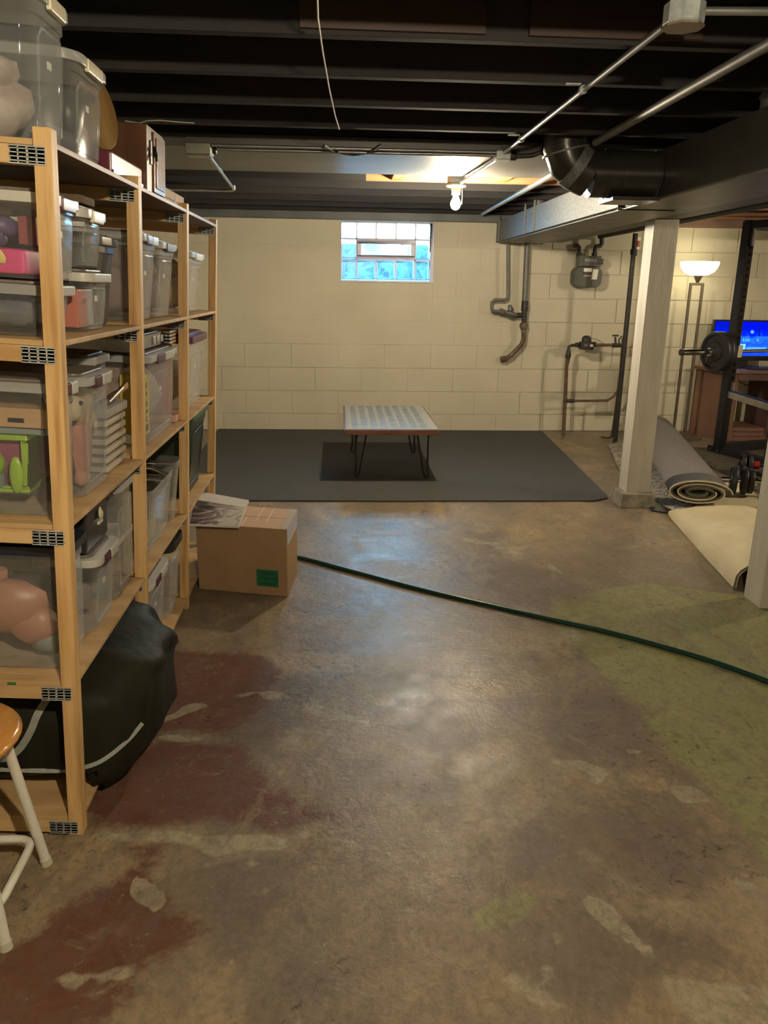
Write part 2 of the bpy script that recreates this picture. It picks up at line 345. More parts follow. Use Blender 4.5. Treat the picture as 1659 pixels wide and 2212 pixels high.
base = mixc(mth('MULTIPLY', mask(ap.outputs['Alpha'], .26, .08), .75), base, mixc(mrg(n3, .4, .6), (.155, .115, .098), (.19, .15, .115)))
base = mixc(mth('MULTIPLY', mask(sep.outputs[0], .16, .05), .92), base, mixc(mrg(n3, .35, .65), (.115, .030, .016), (.150, .060, .040)))
base = mixc(mth('MULTIPLY', mask(sep.outputs[2], .12, .05), .8), base, mixc(mrg(n3, .35, .65), (.46, .40, .27), (.33, .28, .185)))
base = mixc(mth('MULTIPLY', mrg(n3, .64, .70), .6), base, (.50, .44, .31))
vo = N.new('ShaderNodeTexVoronoi'); vo.feature = 'DISTANCE_TO_EDGE'; vo.inputs['Scale'].default_value = .9; dw = N.new('ShaderNodeVectorMath'); dw.operation = 'ADD'
nv = N.new('ShaderNodeTexNoise'); nv.inputs['Scale'].default_value = 1.8; nv.inputs['Detail'].default_value = 8; L.new(tc.outputs['Object'], nv.inputs[0])
sv = N.new('ShaderNodeVectorMath'); sv.operation = 'SCALE'; sv.inputs['Scale'].default_value = .5; L.new(nv.outputs['Color'], sv.inputs[0]); L.new(tc.outputs['Object'], dw.inputs[0]); L.new(sv.outputs[0], dw.inputs[1]); L.new(dw.outputs[0], vo.inputs[0])
base = mixc(mth('MULTIPLY', mth('MULTIPLY', mrg(vo.outputs[0], .030, .004), mrg(n2, .47, .60)), .45), base, (.44, .38, .26))
base = mixc(mth('MULTIPLY', mth('MULTIPLY', mrg(vo.outputs[0], .003, .001), mrg(n1, .50, .56)), .6), base, (.07, .05, .04))
base = mixc(mth('MULTIPLY', mrg(nz(7, 9, 1.0, .75, (1, .6, 1)), .50, .60), .45), base, (.150, .112, .088))
base = mixc(mth('MULTIPLY', mrg(nz(5.3, 9, 1.6, .78), .56, .66), .45), base, (.42, .34, .21))
base = mixc(mth('MULTIPLY', mrg(nz(38, 8, .4, .8, (1, .7, 1)), .48, .60), .45), base, (.12, .092, .07))
base = mixc(mth('MULTIPLY', mrg(nz(26, 8, .8, .8), .60, .68), .5), base, (.46, .40, .28))
dk = mth('MULTIPLY', mrg(nz(30, 8, .6, .8), .57, .60), mrg(nz(1.5, 3), .53, .59)); base = mixc(mth('MULTIPLY', dk, .85), base, (.05, .028, .022))
base = mixc(mth('MULTIPLY', mrg(n4, .35, .65), .25), base, (.11, .09, .065))
base = mixc(mth('MULTIPLY', mrg(nz(1.3, 2), 0, 1), .0), base, (.1, .1, .1))
L.new(base, p.inputs['Base Color'])
L.new(mrg(mth('ADD', mth('MULTIPLY', n2, .6), mth('MULTIPLY', n3, .4)), .38, .62, .26, .50), p.inputs['Roughness']); p.inputs['Specular IOR Level'].default_value = .32
bp = N.new('ShaderNodeBump'); bp.inputs['Strength'].default_value = .5; bp.inputs['Distance'].default_value = .02
L.new(mth('ADD', mth('ADD', mth('MULTIPLY', n2, .5), mth('MULTIPLY', n3, .22)), mth('MULTIPLY', n4, .05)), bp.inputs['Height']); L.new(bp.outputs[0], p.inputs['Normal'])
me.materials.append(m)

# ------------------------------------------------------------------ walls
YW = 7.57
WX0, WX1, WZ0, WZ1 = .025, .895, 1.395, 1.925
b = MB(); b.box(-3, WX0, YW+.006, YW+.22, 0, 2.25); b.box(WX1, 6.2, YW+.006, YW+.22, 0, 2.25); b.box(WX0, WX1, YW+.006, YW+.22, 0, WZ0); b.box(WX0, WX1, YW+.006, YW+.22, WZ1, 2.25)
wb = struct(b.build('wall_back', mortar))
b = MB(); b.box(-1.72, -1.6, -3.2, 7.8, 0, 2.25); struct(b.build('wall_left', wallp))
b = MB(); b.box(6, 6.2, -3.2, 7.8, 0, 2.25); struct(b.build('wall_right', wallp))
b = MB(); b.box(-3, 6.2, -3.2, -3.0, 0, 2.25); struct(b.build('wall_front', wallp))
BL, BH = .444, .222
cache = {}
def block(x0, x1, z0, z1, g, dep):
    key = (round(x1-x0, 3), round(z1-z0, 3), g, dep)
    o = None
    if key in cache:
        o = cache[key].copy(); C.objects.link(o); o.location = ((x0+x1)/2, YW-dep, (z0+z1)/2)
    else:
        w, h = (x1-x0)/2-g, (z1-z0)/2-g
        b = MB(); b.box(-w, w, 0, .03, -h, h)
        o = b.build('concrete_block', wallp, wb, local=True, bevel=.004 if g > .002 else .0008, seg=2); o.location = ((x0+x1)/2, YW-dep, (z0+z1)/2); cache[key] = o
zs = [0.0, .161] + [.161+BH*k for k in range(1, 9)] + [2.0]
for r in range(len(zs)-1):
    z0, z1 = zs[r], min(zs[r+1], 1.99); off = 2.003 + (BL/2 if r % 2 else 0); k0 = int((-1.6-off)/BL)-1
    for k in range(k0, k0+19):
        x0, x1 = max(-1.6, off+k*BL), min(6.0, off+(k+1)*BL)
        if x1-x0 < .03: continue
        if x1 < 2.2: g = .0004 if z0 > .7 else .0013; dep = .0 if z0 > .7 else .0012
        else: g = .0045; dep = .004
        if x1 <= WX0 or x0 >= WX1 or z1 <= WZ0 or z0 >= WZ1: block(x0, x1, z0, z1, g, dep)
        else:
            if x0 < WX0: block(x0, WX0, z0, z1, g, dep)
            if x1 > WX1: block(WX1, x1, z0, z1, g, dep)
            xa, xb = max(x0, WX0), min(x1, WX1)
            if z0 < WZ0: block(xa, xb, z0, WZ0, g, dep)
            if z1 > WZ1: block(xa, xb, WZ1, z1, g, dep)
# sill plate
b = MB(); b.box(-1.6, 2.2, YW-.10, YW, 1.937, 2.0); struct(b.build('trim_1', platep, bevel=.003))
b = MB(); b.box(2.2, 6, YW-.10, YW, 1.937, 2.0); struct(b.build('trim_3', mat('brown_sill', (.15, .085, .06), (.10, .055, .04), 4, .6), bevel=.003))

# ------------------------------------------------------------------ ceiling
b = MB(); b.box(-3, 6.2, -3.2, 7.8, 2.20, 2.25); ce = struct(b.build('ceiling', blackp))
def joist(y, x0, x1, m, z0=2.0, t=.04): 
    b = MB(); b.box(x0, x1, y, y+t, z0, 2.20); return b.build('joist', m, ce, bevel=.002)
for k in range(-11, 13):
    y = 2.37+.42*k
    if 7.43 < y < 7.7: continue
    if abs(y-5.31) < .01:
        joist(y, -1.6, .18, blackp); joist(y, .18, 1.48, rawwood); joist(y, 1.48, 2.0, blackp)
    else: joist(y, -1.6, 2.0, blackp)
    joist(y+.004, 2.0, 6.0, joistw)
for y, x0, x1 in ((2.355, -.10, .40), (2.355, .52, 1.0), (2.355, 1.35, 1.6)):
    b = MB(); b.box(x0, x1, y, y+.015, 2.012, 2.12); b.build('joist_patch', mat('faded_brown_patch', (.05, .028, .018), (.035, .02, .014), 3, .6, stretch=(.6, 4, 4)), ce)
for x in (.34, .72, 1.0):
    b = MB(); b.box(x, x+.07, 5.0, 5.31, 2.005, 2.18); b.build('blocking', rawwood, ce, bevel=.002)
b = MB(); b.box(-1.6, 1.9, 4.04, 4.93, 1.988, 2.0); pn = b.build('sheet_panel', panelp, ce, bevel=.002)
b = MB(); b.box(-1.6, 1.9, 4.03, 4.045, 1.975, 2.03); b.build('panel_lip', panelp, ce)

# ------------------------------------------------------------------ window
gb = mat('wavy_glass', (.45, .80, .88), None, rough=.12, alpha=.16, spec=.8)
def glassmat(name, tint, wave):
    m = bpy.data.materials.new(name); m.use_nodes = True; nt = m.node_tree; N = nt.nodes; L = nt.links; p = N['Principled BSDF']
    p.inputs['Base Color'].default_value = (.35, .62, .70, 1); p.inputs['Roughness'].default_value = .12
    tc = N.new('ShaderNodeTexCoord'); n = N.new('ShaderNodeTexNoise'); n.inputs['Scale'].default_value = wave; n.inputs['Detail'].default_value = 2; n.inputs['Distortion'].default_value = 1.5; L.new(tc.outputs['Object'], n.inputs[0])
    mr = N.new('ShaderNodeMapRange'); mr.inputs[1].default_value = .42; mr.inputs[2].default_value = .56; L.new(n.outputs[0], mr.inputs[0])
    mx = N.new('ShaderNodeMix'); mx.data_type = 'RGBA'; L.new(mr.outputs[0], mx.inputs[0]); mx.inputs[6].default_value = (*[t*.72 for t in tint], 1); mx.inputs[7].default_value = (*tint, 1)
    tr = N.new('ShaderNodeBsdfTransparent'); L.new(mx.outputs[2], tr.inputs[0])
    bp = N.new('ShaderNodeBump'); bp.inputs['Strength'].default_value = .8; L.new(n.outputs[0], bp.inputs['Height']); L.new(bp.outputs[0], p.inputs['Normal'])
    ms = N.new('ShaderNodeMixShader'); ms.inputs[0].default_value = .14; L.new(tr.outputs[0], ms.inputs[1]); L.new(p.outputs[0], ms.inputs[2]); L.new(ms.outputs[0], N['Material Output'].inputs[0]); return m
glA = glassmat('glass_block_glass', (.60, .90, 1.0), 14)
glR = flat('glass_block_rim', (.22, .50, .58), .2, alpha=.50)
def wp(px, py): q = at(px, py, y=YW+.05); return q.x, q.z
colx = [wp(p_, 540)[0] for p_ in (738, 770.5, 812.5, 855, 897, 929)]
rowz = [wp(830, q)[1] for q in (606, 561.5, 516.5, 482.5)]
b = MB(); b.box(WX0, WX1, YW-.015, YW+.20, WZ0, rowz[0]); b.box(WX0, colx[0], YW-.002, YW+.20, rowz[0], WZ1); b.box(colx[5], WX1, YW-.002, YW+.20, rowz[0], WZ1); b.box(colx[0], colx[5], YW-.002, YW+.20, rowz[3], WZ1)
win = struct(b.build('window_1', vinyl, bevel=.003))
gi = 0
for r in range(3):
    for c_ in range(5):
        if r == 1 and 0 < c_ < 4: continue
        x0, x1, z0, z1 = colx[c_]+.004, colx[c_+1]-.004, rowz[r]+.004, rowz[r+1]-.004
        b = MB(); q = .016
        for (a0, a1, c0, c1) in ((x0, x1, z0, z0+q), (x0, x1, z1-q, z1), (x0, x0+q, z0+q, z1-q), (x1-q, x1, z0+q, z1-q)): b.box(a0, a1, YW+.05, YW+.12, c0, c1)
        o = b.build('glass_block', glR, win, bevel=.002)
        b = MB(); b.box(x0+q, x1-q, YW+.06, YW+.066, z0+q, z1-q); b.build('block_face', glA, o)
b = MB()
for i in range(1, 5): b.box(colx[i]-.0055, colx[i]+.0055, YW+.045, YW+.12, rowz[2] if 1 < i < 4 else rowz[0], rowz[3]); 
for i in (2, 3): b.box(colx[i]-.0055, colx[i]+.0055, YW+.045, YW+.12, rowz[0], rowz[1])
for i in (1, 2): b.box(colx[0], colx[5], YW+.045, YW+.12, rowz[i]-.0055, rowz[i]+.0055)
b.build('mortar_joint', vinyl, win)
x0, x1, z0, z1 = colx[1]+.004, colx[4]-.004, rowz[1]+.004, rowz[2]-.004
b = MB(); t = .038
for (a0, a1, c0, c1) in ((x0, x1, z0, z0+t), (x0, x1, z1-t, z1), (x0, x0+t, z0+t, z1-t), (x1-t, x1, z0+t, z1-t)): b.box(a0, a1, YW+.03, YW+.12, c0, c1)
vf = b.build('vent_frame', vinyl, win, bevel=.004)
for sx in (.17, .75):
    b = MB(); xx = x0+(x1-x0)*sx; b.box(xx, xx+.03, YW+.025, YW+.05, z1-t-.008, z1-t+.004); b.build('latch', vinyl, vf)
b = MB(); b.box(x0+t, x1-t, YW+.07, YW+.075, z0+t, z1-t); b.build('vent_pane', gb, win)
# outdoors: window well and ground that the lower blocks look at
outc = mat('window_well_concrete', (.045, .075, .10), (.02, .035, .048), 9, .8)
b = MB(); b.box(-2, 3, 8.5, 8.7, .9, 1.78); b.box(-2, 3, 7.80, 8.7, .8, .9); struct(b.build('trim_2', outc))

# ------------------------------------------------------------------ lamps
def emis(name, c, s):
    m = bpy.data.materials.new(name); m.use_nodes = True; N = m.node_tree.nodes; N.remove(N['Principled BSDF']); e = N.new('ShaderNodeEmission'); e.inputs[0].default_value = (*c, 1); e.inputs[1].default_value = s
    m.node_tree.links.new(e.outputs[0], N['Material Output'].inputs[0]); return m
porc = flat('porcelain', (.75, .70, .52), .3)
def bulb_holder(loc, label, power, col=(1, .84, .59)):
    t = thing('ceiling_bulb', label, 'light bulb', loc)
    b = MB(); b.lathe([(.022, .115), (.052, .112), (.060, .100), (.056, .094), (.030, .090), (.026, .050), (.0, .050)], 24); b.build('lamp_holder', porc, t, local=True)
    b = MB(); b.lathe([(.055, .175), (.055, .115)], 8, smooth=False); b.build('junction_box', zinc, t, local=True)
    b = MB(); b.tube([(.036, -.01, .09), (.037, -.012, .02), (.036, -.010, -.005)], .0018, 5); b.build('pull_chain', creaml, t, local=True)
    b = MB(); b.lathe([(.0, -.036), (.012, -.034), (.022, -.026), (.029, -.012), (.030, 0), (.027, .014), (.019, .030), (.013, .042), (.012, .052)], 14); b.build('bulb', emis('bulb_glow', col, power), t, local=True)
    return t
bulb_holder((.715, 5.02, 1.845), 'lit bare bulb in a round white holder, hanging before the glass block window', 330*BULB_W)
bulb_holder((.32, .05, 1.86), 'bare ceiling bulb behind the viewer', 420*BACK_W)
bulb_holder((4.2, 4.05, 1.86), 'bare ceiling bulb over the rolled carpets', 220*SIDE_W)

# ------------------------------------------------------------------ posts
def post(x0, x1, y0, y1, z1, label, base):
    t = thing('support_post', label, 'post', ((x0+x1)/2, (y0+y1)/2, 0))
    b = MB(); b.box(x0, x1, y0, y1, .085 if base else 0, z1); b.build('column', postp, t, bevel=.006)
    if base:
        b = MB(); b.add([V(v) for v in ((x0-.055, y0-.07, 0), (x1+.03, y0-.07, 0), (x1+.05, y1+.06, 0), (x0-.05, y1+.05, 0), (x0-.04, y0-.05, .09), (x1+.02, y0-.05, .09), (x1+.03, y1+.04, .09), (x0-.03, y1+.04, .09))],
            [[3, 2, 1, 0], [4, 5, 6, 7], [0, 1, 5, 4], [1, 2, 6, 5], [2, 3, 7, 6], [3, 0, 4, 7]]); b.build('concrete_footing', conc, t, bevel=.008)
    return t
post(1.876, 2.03, 4.81, 4.955, 1.765, 'square cream post on a concrete footing beside the charcoal rug corner', True)
post(1.872, 2.03, 3.105, 3.25, 1.765, 'square cream post nearest the viewer, at the end of the cream carpet roll', False)

# ------------------------------------------------------------------ duct and beam
t = thing('air_duct', 'long rectangular sheet metal duct, bright at the far end and black nearby', 'duct', (1.7, 4, 1.78))
DX0, DX1 = 1.455, 1.86
b = MB(); b.box(DX0, DX1, 4.25, 7.50, 1.768, 1.945); b.build('galvanised_section', galv, t, bevel=.002)
for y in (7.36, 6.35, 6.05):
    b = MB(); b.box(DX0-.012, DX0, y, y+.012, 1.765, 1.985); b.build('hanger_strap', galv, t)
b = MB(); b.box(DX0+.03, DX1, .6, 4.245, 1.768, 1.975); b.build('black_section', ductblk, t, bevel=.003)
b = MB(); b.box(DX0+.035, DX1, .6, 7.49, 1.760, 1.7675); b.build('underside_plate', ductbot, t)
b = MB(); b.box(DX0-.004, DX0+.30, 4.235, 4.25, 1.754, 1.7595); b.build('seam_strip', ductblk, t)
b = MB(); b.box(1.872, 2.035, .4, 7.4, 1.7665, 1.998); tag(b.build('wooden_beam', mat('grey_beam', (.16, .145, .12), (.11, .10, .08), 3, .55, stretch=(6, .6, 6)), bevel=.004), 'grey wooden beam resting on the two posts along the duct', 'beam')
b = MB(); b.box(2.05, 2.20, .4, 7.2, 1.83, 1.99); tag(b.build('return_duct', galv, bevel=.004), 'smaller galvanised duct running beside the wooden beam', 'duct')
# round branch duct with elbow
t = thing('round_duct', 'black round duct with a silver band, joining the rectangular duct under the joists', 'duct', (1.25, 3.85, 1.88))
yc, zc, r = 3.85, 1.872, .103
b = MB(); b.tube([(1.17, yc, zc), (1.30, yc, zc), (1.483, yc, zc)], r, 28); b.build('pipe_section', rndblk, t)
for x in (1.235, 1.30, 1.472):
    b = MB(); b.tube([(x, yc, zc), (x+.008, yc, zc)], r+.004, 28); b.build('seam_ring', rndblk, t)
b = MB(); b.tube([(1.082, yc, zc+.045), (1.122, yc, zc+.020)], r+.002, 28); b.build('silver_band', galv, t)
b = MB(); pts = [(1.17, yc, zc), (1.122, yc, zc+.018), (1.075, yc, zc+.05), (1.047, yc, zc+.11), (1.040, yc, zc+.25)]; b.tube(pts, [r+.001, r-.001, r-.001, r-.002, r-.002], 24); b.build('elbow', rndblk, t)
b = MB(); b.tube([(1.050, yc, zc+.095), (1.052, yc, zc+.087)], r+.005, 24); b.build('elbow_seam', galv, t)
b = MB(); b.box(1.26, 1.48, yc-.09, yc+.12, 1.752, 1.768); b.build('flange', rndblk, t)
for (x, y, rr, lb) in ((1.66, 5.1, .05, 'short round takeoff on the bright duct under the joists'), (1.62, 6.6, .045, 'small round takeoff near the far end of the bright duct'), (1.58, 2.95, .085, 'wide round takeoff on the black duct near the viewer')):
    b = MB(); b.lathe([(rr, 0), (rr, .035), (rr+.006, .038), (rr+.006, .045), (rr, .048), (rr, .23)], 20); tag(b.build('duct_takeoff', galv if rr < .06 else galv, None, loc=(0, 0, 0)), lb, 'duct').location = (x, y, 1.947 if rr < .06 else 1.977)

# ------------------------------------------------------------------ ceiling conduit, boxes, wires
def run(name, pts, r, m, label, cat, n=8): 
    o = MB().tube(pts, r, n).build(name, m, None); return tag(o, label, cat)
t = thing('electrical_conduit', 'thin steel conduit running along the joists from box to box', 'conduit', (.78, 3, 1.97))
MB().tube([(.80, 2.12, 1.975), (.79, 3.98, 1.975)], .0095, 8).build('tube', emt, t)
MB().tube([(.79, 4.06, 1.965), (.735, 4.95, 1.955)], .0095, 8).build('tube', emt, t)
for y in (2.75, 3.63):
    MB().tube([(.795, y, 1.975), (.794, y+.02, 1.975)], .014, 8).build('strap', zinc, t); MB().box(.735, .785, y, y+.018, 1.988, 1.992).build('strap', zinc, t)
t = thing('conduit_box', 'small steel conduit box where four runs meet before the grey panel', 'electrical box', (.79, 4.02, 1.97))
MB().box(.755, .825, 3.985, 4.06, 1.945, 1.985).build('box_body', zinc, t, bevel=.004)
MB().lathe([(.016, 0), (.020, .006), (.020, .03), (.014, .036)], 10, Matrix.Translation((.825, 4.02, 1.965)) @ Matrix.Rotation(pi/2, 4, 'Y')).build('connector', iron, t)
MB().tube([(.86, 4.02, 1.965), (.93, 4.01, 1.968), (.98, 4.0, 1.985)], .011, 8).build('cable_clamp', iron, t)
t = thing('cross_conduit', 'pair of slim conduits running across the joists at the panel edge', 'conduit', (.1, 4.03, 1.97))
MB().tube([(-.585, 4.06, 1.968), (.755, 4.03, 1.968)], .008, 8).build('tube', emt, t)
MB().tube([(-.585, 4.00, 1.975), (.755, 3.99, 1.975)], .007, 8).build('tube', emt, t)
t = thing('junction_box', 'square grey steel junction box on the joists above the shelf', 'electrical box', (-.64, 4.05, 1.95))
MB().box(-.71, -.59, 3.99, 4.09, 1.935, 1.985).build('box_body', mat('dull_box_steel', (.22, .22, .17), (.30, .29, .22), 9, .45, .5), t, bevel=.006)
MB().box(-.705, -.595, 3.995, 4.085, 1.930, 1.936).build('cover_plate', mat('dull_cover', (.26, .26, .20), (.32, .31, .24), 9, .4, .5), t, bevel=.003)
MB().lathe([(.013, 0), (.016, .004), (.016, .016), (.010, .02)], 10, Matrix.Translation((-.59, 4.06, 1.962)) @ Matrix.Rotation(pi/2, 4, 'Y')).build('connector', iron, t)
t = thing('bent_conduit', 'bright conduit leaving the junction box and turning back along the joists', 'conduit', (-.66, 4.9, 1.97))
MB().tube([(-.63, 4.09, 1.965), (-.69, 5.60, 1.968), (-.705, 5.72, 1.968), (-.76, 5.755, 1.968), (-.90, 5.76, 1.968), (-1.55, 5.76, 1.968)], .009, 8).build('tube', emt, t)
MB().tube([(-.655, 4.75, 1.968), (-.656, 4.77, 1.968)], .013, 8).build('strap', zinc, t)
MB().tube([(-.70, 5.73, 1.972), (-.70, 5.73, 2.0)], .010, 8).build('stub', emt, t)
q = [at(*p_, z=z_) for p_, z_ in (((684, -60), 1.99), ((687, 40), 1.985), ((697, 110), 1.975), ((711, 190), 1.965), ((724, 250), 1.965), ((733, 279), 1.97))]
run('hanging_wire', q, .0028, wirew, 'loose pale wire dangling from the dark joists near the middle', 'wire', 6)
q = [at(*p_, z=1.968) for p_ in ((700, 314), (716, 324), (740, 331), (765, 334), (790, 331), (808, 323), (822, 312))]
run('black_cable', q, .006, wireb, 'black cable sagging in a loop under the panel edge', 'cable', 6)
q = [at(*p_, z=1.9965) for p_ in ((270, 261), (300, 266), (318, 261), (345, 260), (390, 264), (420, 266))]
run('shelf_wire', q, .0025, wirew, 'pale wire along the joists above the dark wooden cabinet', 'wire', 6)
t = thing('large_conduit', 'thick steel pipe running the length of the joists beside the duct', 'pipe', (1.2, 4.5, 1.985))
MB().tube([(1.13, 1.6, 1.981), (1.14, 3.7, 1.981)], .0165, 10).build('pipe_length', emtd, t)
MB().tube([(1.19, 4.0, 1.970), (1.225, 5.6, 1.975), (1.256, 7.15, 1.98)], .0165, 10).build('pipe_length', emt, t)
t = thing('ceiling_box', 'eight-sided steel ceiling box at the near end of the conduit', 'electrical box', (.86, 1.99, 1.97))
MB().lathe([(.044, -.030), (.047, -.026), (.047, .015)], 8, Matrix.Translation((.815, 2.04, 1.985)) @ Matrix.Rotation(pi/8, 4, 'Z'), smooth=False).build('box_body', zinc, t)
MB().lathe([(.049, -.036), (.049, -.031)], 8, Matrix.Translation((.815, 2.04, 1.985)) @ Matrix.Rotation(pi/8, 4, 'Z'), smooth=False).build('cover_plate', mat('box_cover', (.30, .24, .18), None, rough=.4, metal=.5), t)
MB().tube([(.86, 2.035, 1.985), (1.25, 2.0, 1.985)], .0095, 8).build('conduit_stub', emt, t)

# ------------------------------------------------------------------ pipes on the back wall
def ell(p): return [V(v) for v in p]
def onw(px, py, d): return at(px, py, y=YW-d)
t = thing('drain_stack', 'thick dark pipe from the duct down to a bent brown trap on the wall', 'pipe', (1.75, 7.47, 1.2))
P_ = lambda px, py, d=.10: onw(px, py, d)
MB().tube([V((1.742, 7.47, 1.757)), P_(1133, 655)], .026, 12).build('upper_pipe', greypipe, t)
MB().tube([P_(1134, 650), P_(1133, 672)], .033, 12).build('coupling', iron, t)
MB().tube([P_(1133, 672), P_(1132, 700)], .024, 12).build('tee', iron, t); MB().tube([P_(1118, 681), P_(1134, 681)], .024, 12).build('tee_branch', iron, t)
MB().tube([P_(1131, 697), P_(1131, 703), P_(1131, 712)], [.03, .042, .03], 8).build('clamp_nut', brownpipe, t)
MB().tube([P_(1131, 710), P_(1131, 733), P_(1126, 745), P_(1115, 756), P_(1100, 770), P_(1091, 777, .07)], .022, 12).build('trap_pipe', brownpipe, t)
MB().tube([P_(1107, 764), P_(1103, 768)], .025, 12).build('trap_ring', greypipe, t); MB().tube([P_(1131, 713), P_(1131, 717)], .025, 12).build('trap_ring', greypipe, t)
MB().tube([P_(1094, 775, .08), P_(1083, 777, .05)], .030, 12).build('wall_elbow', brownpipe, t)
t = thing('regulator_line', 'thin grey pipe with a round regulator left of the thick dark pipe', 'pipe', (1.55, 7.47, 1.2))
MB().tube([V((1.562, 7.47, 1.757)), P_(1097, 635), P_(1096, 645), P_(1089, 648), P_(1068, 648), P_(1062, 653), P_(1062, 668), P_(1066, 672), P_(1085, 673)], .014, 10).build('pipe_run', greypipe, t)
MB().tube([P_(1079, 672), P_(1090, 675)], .026, 12).build('regulator_neck', greypipe, t)
Mx = Matrix.Translation(P_(1103, 677)) @ Matrix.Rotation(.25, 4, 'Y')
MB().lathe([(.01, -.035), (.03, -.033), (.055, -.014), (.075, -.008), (.075, .004), (.055, .012), (.03, .022), (.0, .024)], 20, Mx).build('regulator_body', greypipe, t)
MB().lathe([(.02, 0), (.02, .05), (.014, .056), (0, .058)], 12, Matrix.Translation(P_(1101, 672))).build('regulator_cap', greypipe, t)
MB().tube([P_(1111, 680), P_(1117, 681)], .018, 10).build('union', iron, t)
# gas meter
t = thing('gas_meter', 'dark gas meter with pale labels hanging on pipes on the block wall', 'gas meter', (2.32, 7.45, 1.5))
gc = P_(1265, 590, .10); gx, gz = gc.x, gc.z
def rr(x0, x1, z0, z1, r, n=5):
    o = []
    for cx, cz, a0 in ((x1-r, z1-r, 0), (x0+r, z1-r, pi/2), (x0+r, z0+r, pi), (x1-r, z0+r, 3*pi/2)):
        o += [(cx+r*cos(a0+pi/2*k/n), cz+r*sin(a0+pi/2*k/n)) for k in range(n+1)]
    return o
MY = Matrix(((1, 0, 0, 0), (0, 0, 1, 0), (0, 1, 0, 0), (0, 0, 0, 1)))      # (x, z, y) prism standing upright
def up(y): return Matrix.Translation((0, y, 0)) @ MY
A_ = P_(1237, 577); B_ = P_(1292, 621)
MB().prism(rr(A_.x, B_.x, B_.z, A_.z, .055), 0, .15, up(7.38)).build('meter_body', metergrey, t, bevel=.008)
A_ = P_(1243, 553); B_ = P_(1292, 572)
MB().box(A_.x+.012, B_.x-.005, 7.37, 7.50, B_.z-.02, A_.z).build('meter_head', metergrey, t, bevel=.006)
MB().box(A_.x+.05, B_.x-.05, 7.362, 7.372, B_.z+.01, A_.z-.02).build('dial_window', flat('dial_glass', (.16, .16, .15), .2), t, bevel=.003)
for k in range(4):
    MB().lathe([(.012, 0), (.012, .003)], 12, Matrix.Translation((A_.x+.072+k*.028, 7.361, (A_.z+B_.z)/2)) @ Matrix.Rotation(pi/2, 4, 'X')).build('dial', flat('dial_face', (.30, .30, .27)), t)
MB().box(B_.x-.055, B_.x+.012, 7.365, 7.48, B_.z-.0, A_.z-.025).build('index_cover', iron, t, bevel=.004)
L1 = P_(1255, 580); L2 = P_(1270, 597); MB().box(L1.x, L2.x, 7.374, 7.379, L2.z, L1.z).build('plate', flat('brown_plate', (.10, .055, .04)), t)
MB().box(L1.x-.002, L2.x+.002, 7.371, 7.375, L1.z-.03, L1.z+.002).build('plate', stick, t); MB().box(L1.x, L2.x, 7.371, 7.375, L2.z, L2.z+.006).build('plate', stick, t)
L1 = P_(1273, 582); L2 = P_(1284, 604); MB().add([(L1.x+.006, 7.374, L1.z), (L2.x, 7.374, L1.z), (L2.x-.008, 7.374, L2.z), (L1.x-.004, 7.374, L2.z), (L1.x+.006, 7.379, L1.z), (L2.x, 7.379, L1.z), (L2.x-.008, 7.379, L2.z), (L1.x-.004, 7.379, L2.z)], [[0, 1, 2, 3], [7, 6, 5, 4], [0, 4, 5, 1], [1, 5, 6, 2], [2, 6, 7, 3], [3, 7, 4, 0]]).build('paper_label', stick, t)
MB().tube([P_(1242, 531, .03), P_(1247, 531), P_(1251, 534), P_(1251, 553)], .020, 10).build('inlet_pipe', iron, t); MB().tube([P_(1251, 546), P_(1251, 555)], .029, 8).build('swivel_nut', iron, t)
MB().tube([P_(1285, 553), P_(1285, 540), P_(1288, 532), P_(1297, 531), P_(1300, 527), P_(1300, 510)], .020, 10).build('outlet_pipe', iron, t); MB().tube([P_(1284, 546), P_(1284, 555)], .027, 8).build('swivel_nut', iron, t)
q = [P_(1299, 512, .10), at(1312, 512, z=1.80), at(1340, 501, z=1.80), at(1392, 486, z=1.80)]
q = [V((2.41, 7.46, 1.83)), V((2.42, 7.35, 1.835)), V((2.42, 7.2, 1.835)), V((2.42, .8, 1.835))]
run('gas_pipe', q, .022, iron, 'black iron gas pipe running under the ceiling from the meter', 'pipe', 10)
# standpipe and water meter
t = thing('vent_standpipe', 'tall slim black pipe rising from the floor beside the post', 'pipe', (2.56, 6.95, 0))
MB().tube([(2.56, 6.96, 0), (2.56, 6.96, 1.0), (2.56, 6.96, 1.83)], [.021, .022, .022], 12).build('pipe_length', iron, t)
MB().tube([at(1367, 548, y=6.96), at(1375, 549, y=6.96)], .018, 8).build('cleanout_plug', iron, t); MB().lathe([(.030, -.012), (.030, .03)], 10, Matrix.Translation((2.56, 6.96, 1.67))).build('collar', iron, t)
t = thing('water_meter', 'black water meter with a round head on a pipe loop by the post', 'water meter', (2.35, 7.40, .85))
Q = lambda px, py, y=7.32: at(px, py, y=y)
MB().tube([Q(1217, 942), Q(1221, 860), Q(1224, 790), Q(1227, 775)], [.017, .018, .016, .022], 10).build('riser_pipe', brownpipe, t)
MB().tube([Q(1227, 775), Q(1227, 770), Q(1228, 763), Q(1228, 756)], [.018, .028, .024, .018], 10).build('shutoff_valve', iron, t)
MB().tube([Q(1228, 758), Q(1229, 749), Q(1234, 746), Q(1252, 745)], .014, 10).build('elbow_pipe', iron, t)
MB().tube([Q(1243, 745), Q(1248, 745)], .022, 8).build('union_nut', iron, t); MB().tube([Q(1281, 744), Q(1287, 744)], .022, 8).build('union_nut', iron, t)
MB().box(Q(1252, 745).x, Q(1280, 745).x, 7.27, 7.37, Q(1266, 755).z, Q(1266, 738).z).build('meter_base', iron, t, bevel=.012)
